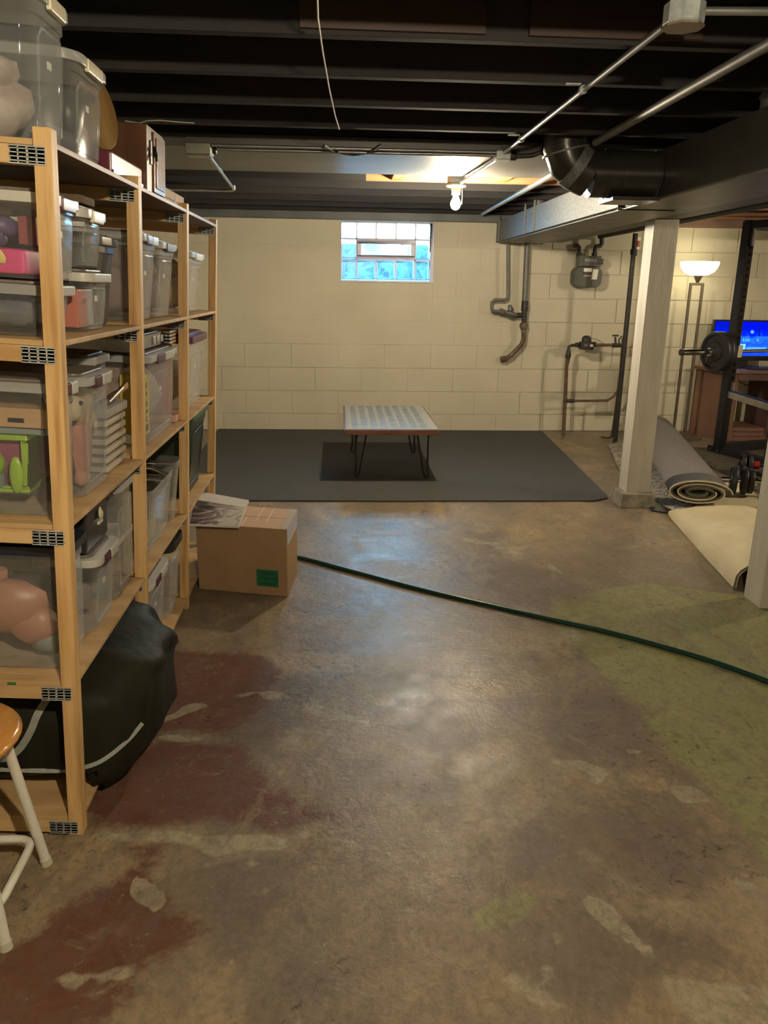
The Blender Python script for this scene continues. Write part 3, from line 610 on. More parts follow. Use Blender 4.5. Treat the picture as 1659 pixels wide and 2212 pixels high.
MB().lathe([(.042, 0), (.044, .03), (.038, .055), (.02, .068), (0, .07)], 16, Matrix.Translation(Q(1266, 741))).build('meter_head', iron, t)
MB().box(Q(1259, 745).x, Q(1265, 745).x, 7.265, 7.27, Q(1262, 747).z, Q(1262, 743).z).build('tag', flat('red_tag', (.35, .16, .13)), t); MB().box(Q(1271, 745).x, Q(1278, 745).x, 7.265, 7.27, Q(1262, 748).z, Q(1262, 743).z).build('tag', stick, t)
MB().tube([Q(1280, 745), Q(1343, 745)], .013, 10).build('copper_pipe', brownpipe, t)
MB().tube([Q(1322, 746), Q(1340, 746)], .020, 10).build('valve_body', iron, t); MB().tube([Q(1330, 746), Q(1329, 728)], .010, 8).build('valve_stem', iron, t)
MB().tube([Q(1323, 725), Q(1336, 725)], .008, 8).build('valve_handle', iron, t); MB().tube([Q(1338, 745), Q(1337, 733), Q(1344, 726)], .009, 8).build('branch_tube', brownpipe, t)
MB().tube([Q(1276, 730), Q(1290, 733), Q(1304, 742)], .0025, 5).build('wire', brownpipe, t)
MB().tube([Q(1346, 730), Q(1340, 800), Q(1334, 845), Q(1325, 857), Q(1312, 865), Q(1240, 866), Q(1222, 866)], .012, 10).build('bypass_pipe', brownpipe, t)
MB().tube([Q(1218, 866), Q(1226, 866)], .020, 10).build('clamp', iron, t); MB().tube([Q(1229, 866), Q(1240, 866)], .018, 10).build('clamp', iron, t)
MB().tube([at(1335, 850, y=7.2), at(1323, 940, y=7.2), at(1322, 944, y=7.2)], .014, 10).build('drop_pipe', iron, t)
run('floor_stub', [at(1324, 942, z=.012), at(1314, 946, z=.012), at(1299, 944, z=.012)], .008, iron, 'thin dark rod lying on the floor at the pipe feet', 'rod')
b = MB(); q = onw(1379, 525, .012); b.box(q.x-.022, q.x+.022, YW-.014, YW-.004, q.z-.055, q.z+.055)
t = thing('alarm_plate', 'small white wall plate with a red switch near the ceiling', 'switch', tuple(q)); b.build('plate', whitep, t, bevel=.002)
MB().box(q.x-.010, q.x+.014, YW-.024, YW-.012, q.z-.035, q.z+.02).build('switch', redm, t, bevel=.003)

# ------------------------------------------------------------------ charcoal rug and coffee table
b = MB(); pts = [at(*p_, z=0).to_2d() for p_ in ((1322, 1081), (1165, 929.5))]
pl_ = [(-1.15, 4.925), (.4, 4.90), (1.70, 4.905), (pts[0].x-.02, pts[0].y+.03), (pts[0].x, pts[0].y+.10), (2.01, 7.45), (1.99, 7.52), (-1.15, 7.54)]
b.prism(pl_, .001, .012); tag(b.build('area_rug', rugd, bevel=.003), 'large flat charcoal rug lying on the floor under the low table', 'rug')
TX0, TX1, TY0, TY1, TZ = .045, .715, 5.35, 6.50, .40
t = thing('coffee_table', 'low coffee table with a woven grey glazed top and black hairpin legs', 'table', ((TX0+TX1)/2, (TY0+TY1)/2, 0))
MB().box(TX0, TX1, TY0, TY1, TZ-.040, TZ-.003).build('wooden_frame', walnut, t, bevel=.003)
MB().box(TX0+.012, TX1-.012, TY0+.012, TY1-.012, TZ-.003, TZ+.002).build('glazed_top', tabtop, t, bevel=.001)
k = 0; proto = None
for i in range(8):
    for j in range(15):
        x = TX0+.075+i*.070; y = TY0+.07+j*.072
        if proto is None: proto = MB().box(-.021, .021, -.014, .014, 0, .0012).build('inlay_slot', tabdk, t, local=True)
        else: pr = proto.copy(); C.objects.link(pr); proto_ = pr; pr.parent = t; 
        (proto if k == 0 else pr).location = V((x, y, TZ+.002)) - V(t.location); k += 1
for (x, y, dx, dy) in ((.135, 5.52, -1, -1), (.645, 5.50, 1, -1), (.125, 6.42, -1, 1), (.635, 6.40, 1, 1)):
    zt = TZ-.04; fx, fy_ = x-dx*.005, y
    a = V((x-dx*.035-.045*(dx < 0)*0, y+.02, zt)); cc = [(x-.01 if dx < 0 else x-.075, y+.03, zt), (x-.004 if dx < 0 else x-.03, y+.005, .10), (x-.012, y, .03), (x, y, .018), (x+.012, y, .03), (x+.03 if dx < 0 else x+.004, y+.005, .12), (x+.075 if dx < 0 else x+.01, y+.03, zt)]
    MB().tube(cc, (.0075), 8).build('leg', hair, t)
    MB().box(x-.05, x+.05, y-.03, y+.05, zt-.004, zt).build('leg_plate', hair, t)

# ------------------------------------------------------------------ cardboard box and poster
bx = [V((-.640, 3.386)), V((-.226, 3.282)), V((-.198, 3.60)), V((-.612, 3.704))]
t = thing('cardboard_box', 'large brown cardboard box with a green label on the floor by the shelf', 'box', (-.4, 3.5, 0))
b = MB(); b.prism([tuple(v) for v in bx], .002, .318); b.build('carton', cardb, t, bevel=.004)
u = (bx[1]-bx[0]).normalized(); w_ = (bx[2]-bx[1]).normalized(); bd = bx[0]
def bxp(a, c_, z): q = bd + u*a + w_*c_; return V((q.x, q.y, z))
Lb = (bx[1]-bx[0]).length; Db = (bx[2]-bx[1]).length
def quadbox(ps, h):
    b = MB(); n = (ps[1]-ps[0]).cross(ps[3]-ps[0]).normalized()*h; vs_ = ps+[p_+n for p_ in ps]
    return b.add(vs_, [[3, 2, 1, 0], [4, 5, 6, 7], [0, 1, 5, 4], [1, 2, 6, 5], [2, 3, 7, 6], [3, 0, 4, 7]])
quadbox([bxp(0, 0, .3185), bxp(Lb, 0, .3185), bxp(Lb, Db*.49, .3185), bxp(0, Db*.49, .3185)], .003).build('flap', cardb2, t)
quadbox([bxp(0, Db*.51, .3185), bxp(Lb, Db*.51, .3185), bxp(Lb, Db, .3185), bxp(0, Db, .3185)], .003).build('flap', cardb2, t)
b = quadbox([bxp(Lb*.66, -.001, .045), bxp(Lb*.90, -.001, .045), bxp(Lb*.90, -.001, .125), bxp(Lb*.66, -.001, .125)], .001)
lab = b.build('green_label', flat('green_card', (.012, .13, .055)), t)
random.seed(3)
for j in range(3):
    b = MB(); xx = Lb*.69
    while xx < Lb*.87:
        ww = random.uniform(.004, .010); z0 = .105-j*.024
        b.add(quadbox([bxp(xx, -.0022, z0-random.uniform(0, .006)), bxp(xx+ww*.5, -.0022, z0-random.uniform(0, .006)), bxp(xx+ww, -.0022, z0+.009), bxp(xx+ww*.6, -.0022, z0+.011)], .0004).v, [[3, 2, 1, 0], [4, 5, 6, 7], [0, 1, 5, 4], [1, 2, 6, 5], [2, 3, 7, 6], [3, 0, 4, 7]]); xx += ww+random.uniform(.001, .004)
    b.build('handwriting', blacki, lab)
quadbox([bxp(Lb-.035, -.002, .322), bxp(Lb+.002, -.002, .322), bxp(Lb+.002, Db, .322), bxp(Lb-.035, Db, .322)], .001).build('tape', tapec, t)
quadbox([bxp(Lb+.0015, -.002, .24), bxp(Lb+.0015, Db, .24), bxp(Lb+.0015, Db, .322), bxp(Lb+.0015, -.002, .322)], .001).build('tape', tapec, t)
for a_, c0, c1 in ((.62, .3, 1), (.74, .25, .98), (.50, 0, .45)):
    quadbox([bxp(Lb*a_, Db*c0, .3222), bxp(Lb*a_+.004, Db*c0, .3222), bxp(Lb*a_+.004, Db*c1, .3222), bxp(Lb*a_, Db*c1, .3222)], .0008).build('crease', flat('torn_edge', (.72, .58, .45)), t)
t = thing('picture_panel', 'thin printed panel of a stormy grey scene lying on the cardboard box', 'picture', (-.55, 3.5, .33))
pp = [at(*p_, z=.326) for p_ in ((408, 1136), (516, 1141), (538, 1084), (424, 1063))]
quadbox(pp, .008).build('panel', flat('panel_white', (.62, .60, .58), .25), t)
pm = bpy.data.materials.new('storm_print'); pm.use_nodes = True; N = pm.node_tree.nodes; L = pm.node_tree.links; pb = N['Principled BSDF']; pb.inputs['Roughness'].default_value = .22
tcn = N.new('ShaderNodeTexCoord'); nn = N.new('ShaderNodeTexNoise'); nn.inputs['Scale'].default_value = 9; nn.inputs['Detail'].default_value = 7; nn.inputs['Distortion'].default_value = 2; L.new(tcn.outputs['Object'], nn.inputs[0])
cr = N.new('ShaderNodeValToRGB'); gx_ = N.new('ShaderNodeSeparateXYZ'); L.new(tcn.outputs['Generated'], gx_.inputs[0]); gm = N.new('ShaderNodeMath'); gm.operation = 'MULTIPLY_ADD'; gm.inputs[1].default_value = .30; L.new(gx_.outputs['X'], gm.inputs[0]); L.new(nn.outputs[0], gm.inputs[2]); gs = N.new('ShaderNodeMath'); gs.operation = 'SUBTRACT'; gs.inputs[1].default_value = .13; L.new(gm.outputs[0], gs.inputs[0]); L.new(gs.outputs[0], cr.inputs[0]); cr.color_ramp.elements[0].position = .36; cr.color_ramp.elements[0].color = (.05, .045, .05, 1); cr.color_ramp.elements[1].position = .62; cr.color_ramp.elements[1].color = (.50, .48, .44, 1)
e_ = cr.color_ramp.elements.new(.46); e_.color = (.16, .14, .15, 1); e_ = cr.color_ramp.elements.new(.50); e_.color = (.26, .14, .14, 1); e_ = cr.color_ramp.elements.new(.53); e_.color = (.24, .22, .22, 1); L.new(cr.outputs[0], pb.inputs['Base Color'])
def lerp(a, b_, t_): return a+(b_-a)*t_
cen = sum(pp, V())/4; qq = [lerp(v, cen, .03)+V((0, 0, .0085)) for v in (pp[0], pp[1], lerp(pp[2], pp[1], .3), lerp(pp[3], pp[0], .30))]
quadbox(qq, .0006).build('print', pm, t)

# ------------------------------------------------------------------ garden hose
q = [at(*p_, z=.010) for p_ in ((560, 1196), (640, 1203), (760, 1234), (900, 1271), (1050, 1306), (1200, 1340), (1300, 1362), (1400, 1388), (1530, 1426), (1659, 1472), (1800, 1530), (2100, 1700))]
def smoothpts(P, n=6):
    o = []
    for i in range(len(P)-1):
        a, b_, c_, d = P[max(i-1, 0)], P[i], P[i+1], P[min(i+2, len(P)-1)]
        for k in range(n):
            t = k/n; o.append(.5*((2*b_)+(c_-a)*t+(2*a-5*b_+4*c_-d)*t*t+(3*b_-a-3*c_+d)*t**3))
    return o+[P[-1]]
run('garden_hose', smoothpts(q), .0095, hosem, 'dark green garden hose lying across the concrete floor', 'hose', 10)

# ------------------------------------------------------------------ rolled rugs
def spiral(cx, cz, rx, rz, turns, gap, n=22):
    """outer path of a flattened roll, wound inward"""
    o = []
    for k in range(int(turns*n)+1):
        a = 2*pi*k/n; s = 1-gap*(a/(2*pi)); o.append((cx+rx*s*cos(a), cz+rz*(s-.0)*sin(a)))
    return o
def roll(name, mat_out, mat_in, label, A, B, rx, rz, turns, th, gap, start=0):
    t = thing(name, label, 'carpet', tuple(A)); A, B = V(A), V(B); d = (B-A).normalized(); x = V((d.y, -d.x, 0)); L_ = (B-A).length
    pth = spiral(0, rz+.002, rx, rz, turns, gap); m_ = len(pth)
    for nm, mt, off0, off1 in (('outer_backing', mat_out, 0, th*.35), ('pile_side', mat_in, th*.36, th)):
        vs_ = []; 
        for yy in (0, L_):
            for off in (off0, off1):
                for i, (a, c_) in enumerate(pth):
                    q0 = V(pth[max(i-1, 0)]); q1 = V(pth[min(i+1, m_-1)]); tn = (q1-q0).normalized(); nm_ = V((-tn.y, tn.x))
                    px_, pz_ = a+nm_.x*off, c_+nm_.y*off; w = A+x*px_+d*yy; vs_.append(V((w.x, w.y, max(.002, A.z+pz_))))
        fs_ = []
        for i in range(m_-1):
            fs_ += [[i, i+1, m_+i+1, m_+i], [2*m_+i, 3*m_+i, 3*m_+i+1, 2*m_+i+1], [i, 2*m_+i, 2*m_+i+1, i+1], [m_+i, m_+i+1, 3*m_+i+1, 3*m_+i]]
        fs_ += [[0, m_, 3*m_, 2*m_], [m_-1, 3*m_-1, 4*m_-1, 2*m_-1]]
        bq = MB(); bq.add(vs_, fs_); bq.smooth = True; bq.build(nm, mt, t)
    return t, pth, A, d, x
t, pth, A, d, x = roll('rolled_rug', carpg, pilem, 'grey backed rug rolled up flat, its spiral end facing the viewer', (2.31, 4.70, .032), (3.04, 7.42, .02), .205, .082, 3.1, .018, .24)
b = MB(); b.tube([A + x*px_ + d*(-.004) + V((0, 0, pz_)) for px_, pz_ in pth[:46]], .0045, 6); b.build('bound_edge', carpe, t)
# patterned flap on the floor to the left of the roll
patm = bpy.data.materials.new('damask_pile'); patm.use_nodes = True; N = patm.node_tree.nodes; L = patm.node_tree.links; pb = N['Principled BSDF']; pb.inputs['Roughness'].default_value = .9
tcn = N.new('ShaderNodeTexCoord'); nn = N.new('ShaderNodeTexNoise'); nn.inputs['Scale'].default_value = 14; nn.inputs['Detail'].default_value = 3; nn.inputs['Distortion'].default_value = 3; L.new(tcn.outputs['Object'], nn.inputs[0])
cr = N.new('ShaderNodeValToRGB'); L.new(nn.outputs[0], cr.inputs[0]); cr.color_ramp.elements[0].position = .45; cr.color_ramp.elements[0].color = (.12, .12, .14, 1); cr.color_ramp.elements[1].position = .52; cr.color_ramp.elements[1].color = (.40, .36, .28, 1); L.new(cr.outputs[0], pb.inputs['Base Color'])
fp = [at(*p_, z=.01).to_2d() for p_ in ((1442, 1104), (1400, 1070), (1337, 1010), (1320, 966), (1345, 950), (1420, 940))]
b = MB(); b.prism([(2.14, 4.64), (2.12, 4.75), (2.10, 5.05), (2.22, 5.93), (2.44, 6.78), (2.62, 7.0), (3.1, 7.1), (2.60, 5.2), (2.40, 4.64)], .002, .014)
b.build('patterned_flap', patm, t, bevel=.002)
# cream carpet: folded over into a long low arch, open at its near end
t = thing('cream_carpet', 'cream backed carpet folded into a long low arch behind the near post', 'carpet', (2.2, 4, 0))
n = 16; secs = [(3.34, 1.872, .62, .140), (3.7, 1.925, .62, .125), (4.2, 2.005, .60, .100), (4.50, 2.055, .60, .075), (4.62, 2.085, .60, .030)]
vs_ = []
for (y, xl, wd, hh) in secs:
    for th_ in (0, .012):
        for k in range(n+1):
            a = pi*k/n; xx = xl+wd/2-(wd/2-th_)*cos(a); zz = .004+(hh-th_)*abs(sin(a))**.5; vs_.append(V((xx, y+.10*(xx-xl), zz)))
m_ = n+1; fs_ = []
for s_ in range(len(secs)-1):
    o0, o1 = s_*2*m_, (s_+1)*2*m_
    for k in range(n): fs_ += [[o0+k, o0+k+1, o1+k+1, o1+k], [o0+m_+k, o1+m_+k, o1+m_+k+1, o0+m_+k+1]]
o1 = (len(secs)-1)*2*m_
for k in range(n): fs_ += [[k, m_+k, m_+k+1, k+1], [o1+k, o1+k+1, o1+m_+k+1, o1+m_+k]]
for s_ in range(len(secs)-1):
    o0, o1 = s_*2*m_, (s_+1)*2*m_; fs_ += [[o0, o1, o1+m_, o0+m_], [o0+n, o0+m_+n, o1+m_+n, o1+n]]
b = MB(); b.add(vs_, fs_); b.smooth = True; b.build('folded_sheet', carpc, t)
b = MB(); b.tube([v+V((0, -.003, 0)) for v in vs_[:n+1]], .006, 6); b.build('dark_pile_edge', pilem, t)
b = MB(); b.prism([(2.20, 4.64), (2.73, 4.70), (2.86, 5.0), (2.92, 5.35), (2.62, 5.3), (2.40, 4.75)], .015, .028); b.build('flat_sheet', carpc, t, bevel=.003)
b = MB(); b.prism([(2.0, 4.67), (2.10, 4.60), (2.3, 4.60), (2.3, 4.9), (2.06, 4.92)], .001, .010); tag(b.build('shadow_strip', blackpl), 'black strip drawn as the rug edge shadow beside the post footing', 'painted shadow')  # flat black sheet standing in for the shadow under the rug edge
b = MB(); b.prism([(2.95, 5.0), (3.4, 4.5), (4.6, 4.5), (4.6, 6.72), (3.02, 6.72)], .001, .010); tag(b.build('dark_mat', rub_mat), 'dark patterned mat on the floor beneath the weight rack', 'mat')

# ------------------------------------------------------------------ floor lamp
t = thing('floor_lamp', 'lit torchiere floor lamp with a white bowl and double bronze stem', 'lamp', (3.29, 7.25, 0))
LX, LY = 3.262, 7.22
def bowl(z0, r0, r1, n_=8, h=.105): return [(r0+(r1-r0)*sin(pi/2*k/n_)**.9, z0+h*(1-cos(pi/2*k/n_))) for k in range(n_+1)]
topz = at(1511, 566, y=LY).z; cx = at(1512, 566, y=LY).x
pr = bowl(topz-.118, .03, .168, h=.118); MB().lathe(pr+[(r_-.004, z_+.002) for r_, z_ in pr[::-1]], 28, Matrix.Translation((cx, LY, 0))).build('glass_bowl', emis('lamp_glass', (1, .86, .52), 9.0*TORCH_W), t)
MB().lathe([(.012, 0), (.036, .052), (.045, .062)], 16, Matrix.Translation((cx, LY, topz-.118-.062))).build('bowl_cup', ofm, t)
zt = topz-.118-.062
for px0, px1 in ((1493, 1459), (1519, 1480)):
    a = V((at(px0, 607, y=LY).x, LY, zt-.012)); MB().bar(a, (a.x+.004, LY, .035), .024, .018, (0, 1, 0)).build('stem', ofm, t, bevel=.002)
MB().box(at(1491, 606, y=LY).x, at(1521, 606, y=LY).x, LY-.012, LY+.012, zt-.024, zt-.001).build('stem_bridge', ofm, t, bevel=.002)
MB().box(at(1491, 606, y=LY).x-.01, at(1521, 606, y=LY).x+.01, LY-.014, LY+.014, .028, .05).build('stem_foot', ofm, t, bevel=.002)
MB().box(cx-.14, cx+.17, LY-.13, LY+.13, .001, .028).build('base', ofm, t, bevel=.004)

# ------------------------------------------------------------------ desk, television
t = thing('corner_desk', 'orange brown laminate desk holding the television against the block wall', 'desk', (3.9, 7.1, 0))
DT = at(1600, 797, y=7.15).z
MB().prism([(3.44, 7.46), (3.50, 7.12), (3.66, 6.98), (4.9, 6.98), (4.9, 7.46)], DT-.028, DT).build('desktop', deskm, t, bevel=.003)
MB().prism([(3.47, 7.44), (3.485, 7.45), (3.69, 7.02), (3.672, 7.012)], .004, DT-.029).build('side_panel', deskm, t)
MB().box(3.67, 4.88, 7.00, 7.02, DT-.09, DT-.029).build('apron', deskd, t)
MB().box(4.02, 4.05, 7.03, 7.45, .07, DT-.029).build('divider_panel', deskd, t); MB().box(4.86, 4.88, 7.03, 7.45, .004, DT-.029).build('side_panel', deskm, t)
for z0, z1 in ((.004, .045), (.049, .09), (.094, .13)): MB().box(3.70, 4.85, 7.05, 7.44, z0, z1).build('drawer_front', deskm, t, bevel=.002)
t = thing('television', 'flat television with a bright blue picture standing on the desk', 'television', (3.95, 7.3, DT))
def tvp(px, py): return at(px, py, y=7.30)
tl, br = tvp(1544, 693), tvp(1545, 776); TX, TZ0, TZ1 = tl.x, at(1600, 779, y=7.3).z, at(1600, 691, y=7.3).z; TW = (TZ1-TZ0)*1.68
MB().box(TX, TX+TW, 7.30, 7.345, TZ0, TZ1).build('bezel', flat('gloss_black', (.01, .01, .012), .2), t, bevel=.004)
MB().box(TX+TW*.4, TX+TW*.6, 7.31, 7.33, DT+.012, TZ0).build('stand_neck', blackpl, t); MB().box(TX+TW*.25, TX+TW*.75, 7.20, 7.40, DT, DT+.012).build('stand_foot', blackpl, t, bevel=.003)
sm = bpy.data.materials.new('blue_screen'); sm.use_nodes = True; N = sm.node_tree.nodes; L = sm.node_tree.links; N.remove(N['Principled BSDF']); e = N.new('ShaderNodeEmission'); e.inputs[1].default_value = .42
tcn = N.new('ShaderNodeTexCoord'); sx = N.new('ShaderNodeSeparateXYZ'); L.new(tcn.outputs['Generated'], sx.inputs[0]); nn = N.new('ShaderNodeTexNoise'); nn.inputs['Scale'].default_value = 9; L.new(tcn.outputs['Generated'], nn.inputs[0])
ad = N.new('ShaderNodeMath'); ad.operation = 'MULTIPLY_ADD'; ad.inputs[1].default_value = .45; L.new(nn.outputs[0], ad.inputs[0]); L.new(sx.outputs['Z'], ad.inputs[2])
cr = N.new('ShaderNodeValToRGB'); L.new(ad.outputs[0], cr.inputs[0]); E_ = cr.color_ramp.elements; E_[0].position = .25; E_[0].color = (.01, .06, .9, 1); E_[1].position = 1.05; E_[1].color = (.0, .005, .75, 1)
for p_, c_ in ((.42, (.02, .16, 1)), (.58, (.01, .08, .8)), (.74, (.02, .19, 1)), (.86, (.0, .02, .85))): q = E_.new(p_); q.color = (*c_, 1)
L.new(cr.outputs[0], e.inputs[0]); L.new(e.outputs[0], N['Material Output'].inputs[0])
z0, z1 = TZ0+.045, TZ1-.016; scr = MB().box(TX+.014, TX+TW-.014, 7.297, 7.301, z0, z1).build('screen', sm, t)
cy1, cy2 = emis('screen_cyan', (.10, .42, 1), .42), emis('screen_dark_blue', (0, .01, .45), .42); cy3 = emis('screen_pale', (.25, .65, 1), .42)
def sp(px, py): q = at(px, py, y=7.296); return (q.x, q.z)
UPS = up(7.2945)
def shp(pts_, m_, nm): MB().prism([sp(*p_) for p_ in pts_], 0, .001, UPS).build(nm, m_, scr)
shp([(1591, 743), (1611, 743), (1609, 756), (1592, 756)], cy3, 'picture_shape'); shp([(1612, 750), (1655, 750), (1655, 755), (1612, 755)], cy1, 'picture_shape')
for x_ in (1606, 1612, 1617, 1637): shp([(x_-3, 737), (x_+3, 737), (x_, 730)], cy1, 'picture_shape')
shp([(1625+4*cos(a/8*2*pi), 717+4*sin(a/8*2*pi)) for a in range(8)], cy1, 'picture_shape'); shp([(1600, 706), (1612, 706), (1612, 716), (1610, 716), (1610, 709), (1602, 709), (1602, 716), (1600, 716)], cy2, 'picture_shape')
shp([(1592, 719), (1598, 719), (1598, 741), (1592, 741)], cy1, 'picture_shape'); shp([(1638, 704), (1641, 704), (1643, 726), (1638, 727)], cy2, 'picture_shape'); shp([(1546, 710), (1552, 700), (1570, 699), (1573, 712), (1566, 706), (1562, 713), (1557, 706)], cy2, 'picture_shape')
b = MB(); b.box(3.80, 4.22, 7.06, 7.16, DT+.001, DT+.018); tag(b.build('keyboard', blackpl, bevel=.003), 'thin black keyboard lying on the desk before the television', 'keyboard')
run('desk_cable', [at(*p_, y=7.45) for p_ in ((1580, 806), (1590, 815), (1600, 826), (1612, 832), (1622, 830))], .004, wireb, 'dark cable drooping behind the desk under the television', 'cable', 6)

# ------------------------------------------------------------------ power rack, barbell, dumbbell
ang = R_(18); ux = V((cos(ang), sin(ang), 0)); uy = V((sin(ang), -cos(ang), 0))
RO = at(1553, 972, y=6.50); RO.z = 0
t = thing('power_rack', 'black steel power rack with numbered holes standing before the desk', 'rack', tuple(RO))
def rp(a, b_, z): return RO+ux*a+uy*b_+V((0, 0, z))
RT = at(1616, 478, y=6.5).z
proto = None
for a in (0, 1.15):
    for b_ in (0, .55):
        u_ = MB().bar(rp(a, b_, .03), rp(a, b_, RT), .075, .075, ux).build('upright', rackm, t, bevel=.004)
        for k in range(22):
            c_ = rp(a, b_, .55+k*.055) + uy*.0385
            if proto is None:
                proto = MB().lathe([(.013, 0), (.013, .002)], 10, Matrix.Rotation(pi/2, 4, 'X')).build('hole', holem, u_, local=True); h = proto; h.parent = u_
            else: h = proto.copy(); C.objects.link(h); h.parent = u_
            h.location = c_ - V(t.location)
    MB().bar(rp(a, -.10, .035), rp(a, 1.05, .035), .075, .05).build('foot_rail', rackm, t, bevel=.004)
    MB().bar(rp(a, -.03, RT-.03), rp(a, .58, RT-.03), .06, .06).build('top_rail', rackm, t, bevel=.004)
    for b_ in (0, .08, .14): MB().lathe([(.012, 0), (.012, .008)], 6, Matrix.Translation(rp(a, b_*1.0-.05, .035)-ux*.044) @ Matrix.Rotation(-pi/2, 4, 'Y') ).build('bolt', chrome, t)
MB().bar(rp(0, 0, .06), rp(1.15, 0, .06), .06, .06).build('cross_bar', rackm, t, bevel=.004)
MB().bar(rp(-.03, .0, RT-.03), rp(1.18, .0, RT-.03), .06, .075).build('cross_bar', rackm, t, bevel=.004)
MB().bar(rp(0, .03, .52), rp(0, .50, .47), .045, .055).build('safety_arm', alu, t, bevel=.003); MB().bar(rp(0, .03, .552), rp(0, .50, .502), .035, .008).build('safety_arm_pad', flat('dark_pad', (.02, .02, .06)), t)
MB().bar(rp(0, .042, .50), rp(0, .042, .62), .06, .01, ux).build('safety_bracket', alu, t); MB().bar(rp(1.15, .03, .52), rp(1.15, .50, .47), .045, .055).build('safety_arm', alu, t, bevel=.003)
MB().bar(rp(0, .045, RT-.19), rp(0, .045, RT-.05), .045, .02, ux).build('sticker_plate', alu, t, bevel=.003)
MB().bar(rp(0, .055, .83), rp(0, .055, .93), .06, .05, ux).build('bar_hook', chrome, t, bevel=.004)
BZ = at(1470, 761, y=6.30).z
t = thing('barbell', 'chrome barbell with black plates resting on the rack hooks', 'barbell', tuple(rp(0, .10, BZ)))
sl = at(1471, 761, y=6.29)
b0 = V((sl.x, sl.y, BZ)); 
MB().tube([b0, b0+ux*.50], .025, 16).build('sleeve', chrome, t); MB().tube([b0+ux*-.002, b0+ux*.014], .027, 16).build('sleeve_cap', iron, t)
MB().tube([b0+ux*.49, b0+ux*1.70], .014, 12).build('bar', chrome, t)
def plate(c_, r, th, nm='weight_plate', m=rubber):
    Mq = Matrix.Translation(c_) @ Matrix.Rotation(ang, 4, 'Z') @ Matrix.Rotation(pi/2, 4, 'Y')
    return MB().lathe([(.028, 0), (r*.45, .0), (r*.5, .012), (r*.80, .012), (r*.84, 0), (r*.97, 0), (r, .008), (r, th-.008), (r*.97, th), (.028, th)], 28, Mq).build(nm, m, t)
plate(b0+ux*.345, .165, .045); plate(b0+ux*.392, .165, .045); plate(b0+ux*.438, .13, .03); MB().tube([b0+ux*.29, b0+ux*.31, b0+ux*.345], [.034, .034, .04], 14).build('plate_hub', chrome, t)
MB().tube([b0+ux*.30+V((0, 0, -.02)), b0+ux*.26+V((0, -.02, -.09)), b0+ux*.28+V((0, -.03, -.10)), b0+ux*.32+V((0, -.01, -.02))], .004, 6).build('spring_clip', chrome, t)
t = thing('dumbbell', 'loaded dumbbell with black plates and a chrome handle lying on the mat', 'dumbbell', (2.85, 5.4, 0))
dv = V((.93, -.36, 0)); dc = at(1555, 1020, z=.10); dc = at(1568, 1035, z=.135)
def plate2(c_, r, th):
    Mq = Matrix.Translation(c_) @ Matrix.Rotation(math.atan2(dv.y, dv.x), 4, 'Z') @ Matrix.Rotation(pi/2, 4, 'Y')
    return MB().lathe([(.02, 0), (r*.45, .0), (r*.5, .008), (r*.80, .008), (r*.84, 0), (r*.97, 0), (r, .006), (r, th-.006), (r*.97, th), (r*.84, th), (r*.8, th-.006), (r*.5, th-.006), (.02, th)], 26, Mq).build('weight_plate', rubber, t)
plate2(dc+dv*.03, .100, .035); plate2(dc+dv*.10, .095, .03); plate2(dc+dv*.14, .085, .03); MB().tube([dc-dv*.03, dc+dv*.29], .017, 14).build('handle', chrome, t); MB().tube([dc+dv*.17, dc+dv*.20], .03, 14).build('collar', chrome, t)
t = thing('small_dumbbell', 'second black dumbbell with a red collar beside the rack foot', 'dumbbell', (3.1, 5.7, 0)); dc = at(1600, 1002, z=.095)
plate2(dc, .08, .03); plate2(dc+dv*.05, .08, .03); plate2(dc+dv*.22, .08, .03); MB().tube([dc-dv*.02, dc+dv*.30], .014, 12).build('handle', rackm, t); MB().tube([dc+dv*.09, dc+dv*.13], .03, 12).build('collar', redm, t)

# ------------------------------------------------------------------ storage shelf (leans a little toward the aisle)
TILT = .052
MS = Matrix.Translation((-.648, 0, 0)) @ Matrix.Rotation(TILT, 4, 'Y')
shelf = thing('storage_shelf', 'tall pine storage shelf with four posts along the aisle, full of plastic bins', 'shelf', M=MS)
PY = [(1.712, 1.748), (2.415, 2.451), (3.158, 3.194), (3.89, 3.926)]
DEP = -.60
random.seed(11)
for (y0, y1) in PY:
    for x0, x1 in ((-.036, 0), (DEP, DEP+.036)):
        b = MB(); b.box(x0, x1, y0, y1, .0 if x0 > -.1 else -.03, 1.645); b.build('post', pine, shelf, local=True, bevel=.0025)
LV = [.055, .432, .825, 1.232, 1.622]      # board tops
def mending(x0, x1, y, z0, z1):
    """toothed steel plate: a strip cut by two rows of slots, with ragged ends"""
    b = MB(); n = 4; h = (z1-z0)
    for k in range(5):
        z = z0+h*k/4; b.box(x0+(.003 if k % 2 else 0), x1-(0 if k % 2 else .003), y-.002, y, z-h*.085, z+h*.085)
    for fx in (0.12, .36, .62, .86): xx = x0+(x1-x0)*fx; b.box(xx-.007, xx+.007, y-.002, y, z0, z1)
    return b.build('mending_plate', zinc, shelf, local=True)
for (y0, y1) in PY:
    for k, z in enumerate(LV):
        zt = z-.012
        b = MB(); b.box(DEP+.036, -.0362, y0+.001, y1-.004, zt-.036, zt); b.build('cross_rail', pine_y, shelf, local=True, bevel=.002)
        mending(-.082, -.010, y0-.0005, zt-.034, zt-.004)
for j in range(3):
    y0, y1 = PY[j][1]+.001, PY[j+1][0]-.001
    for k, z in enumerate(LV):
        b = MB(); b.box(DEP, -.001, y0, y1, z-.012, z); b.build('shelf_board', ply_top if k == 4 else ply, shelf, local=True, bevel=.0015)
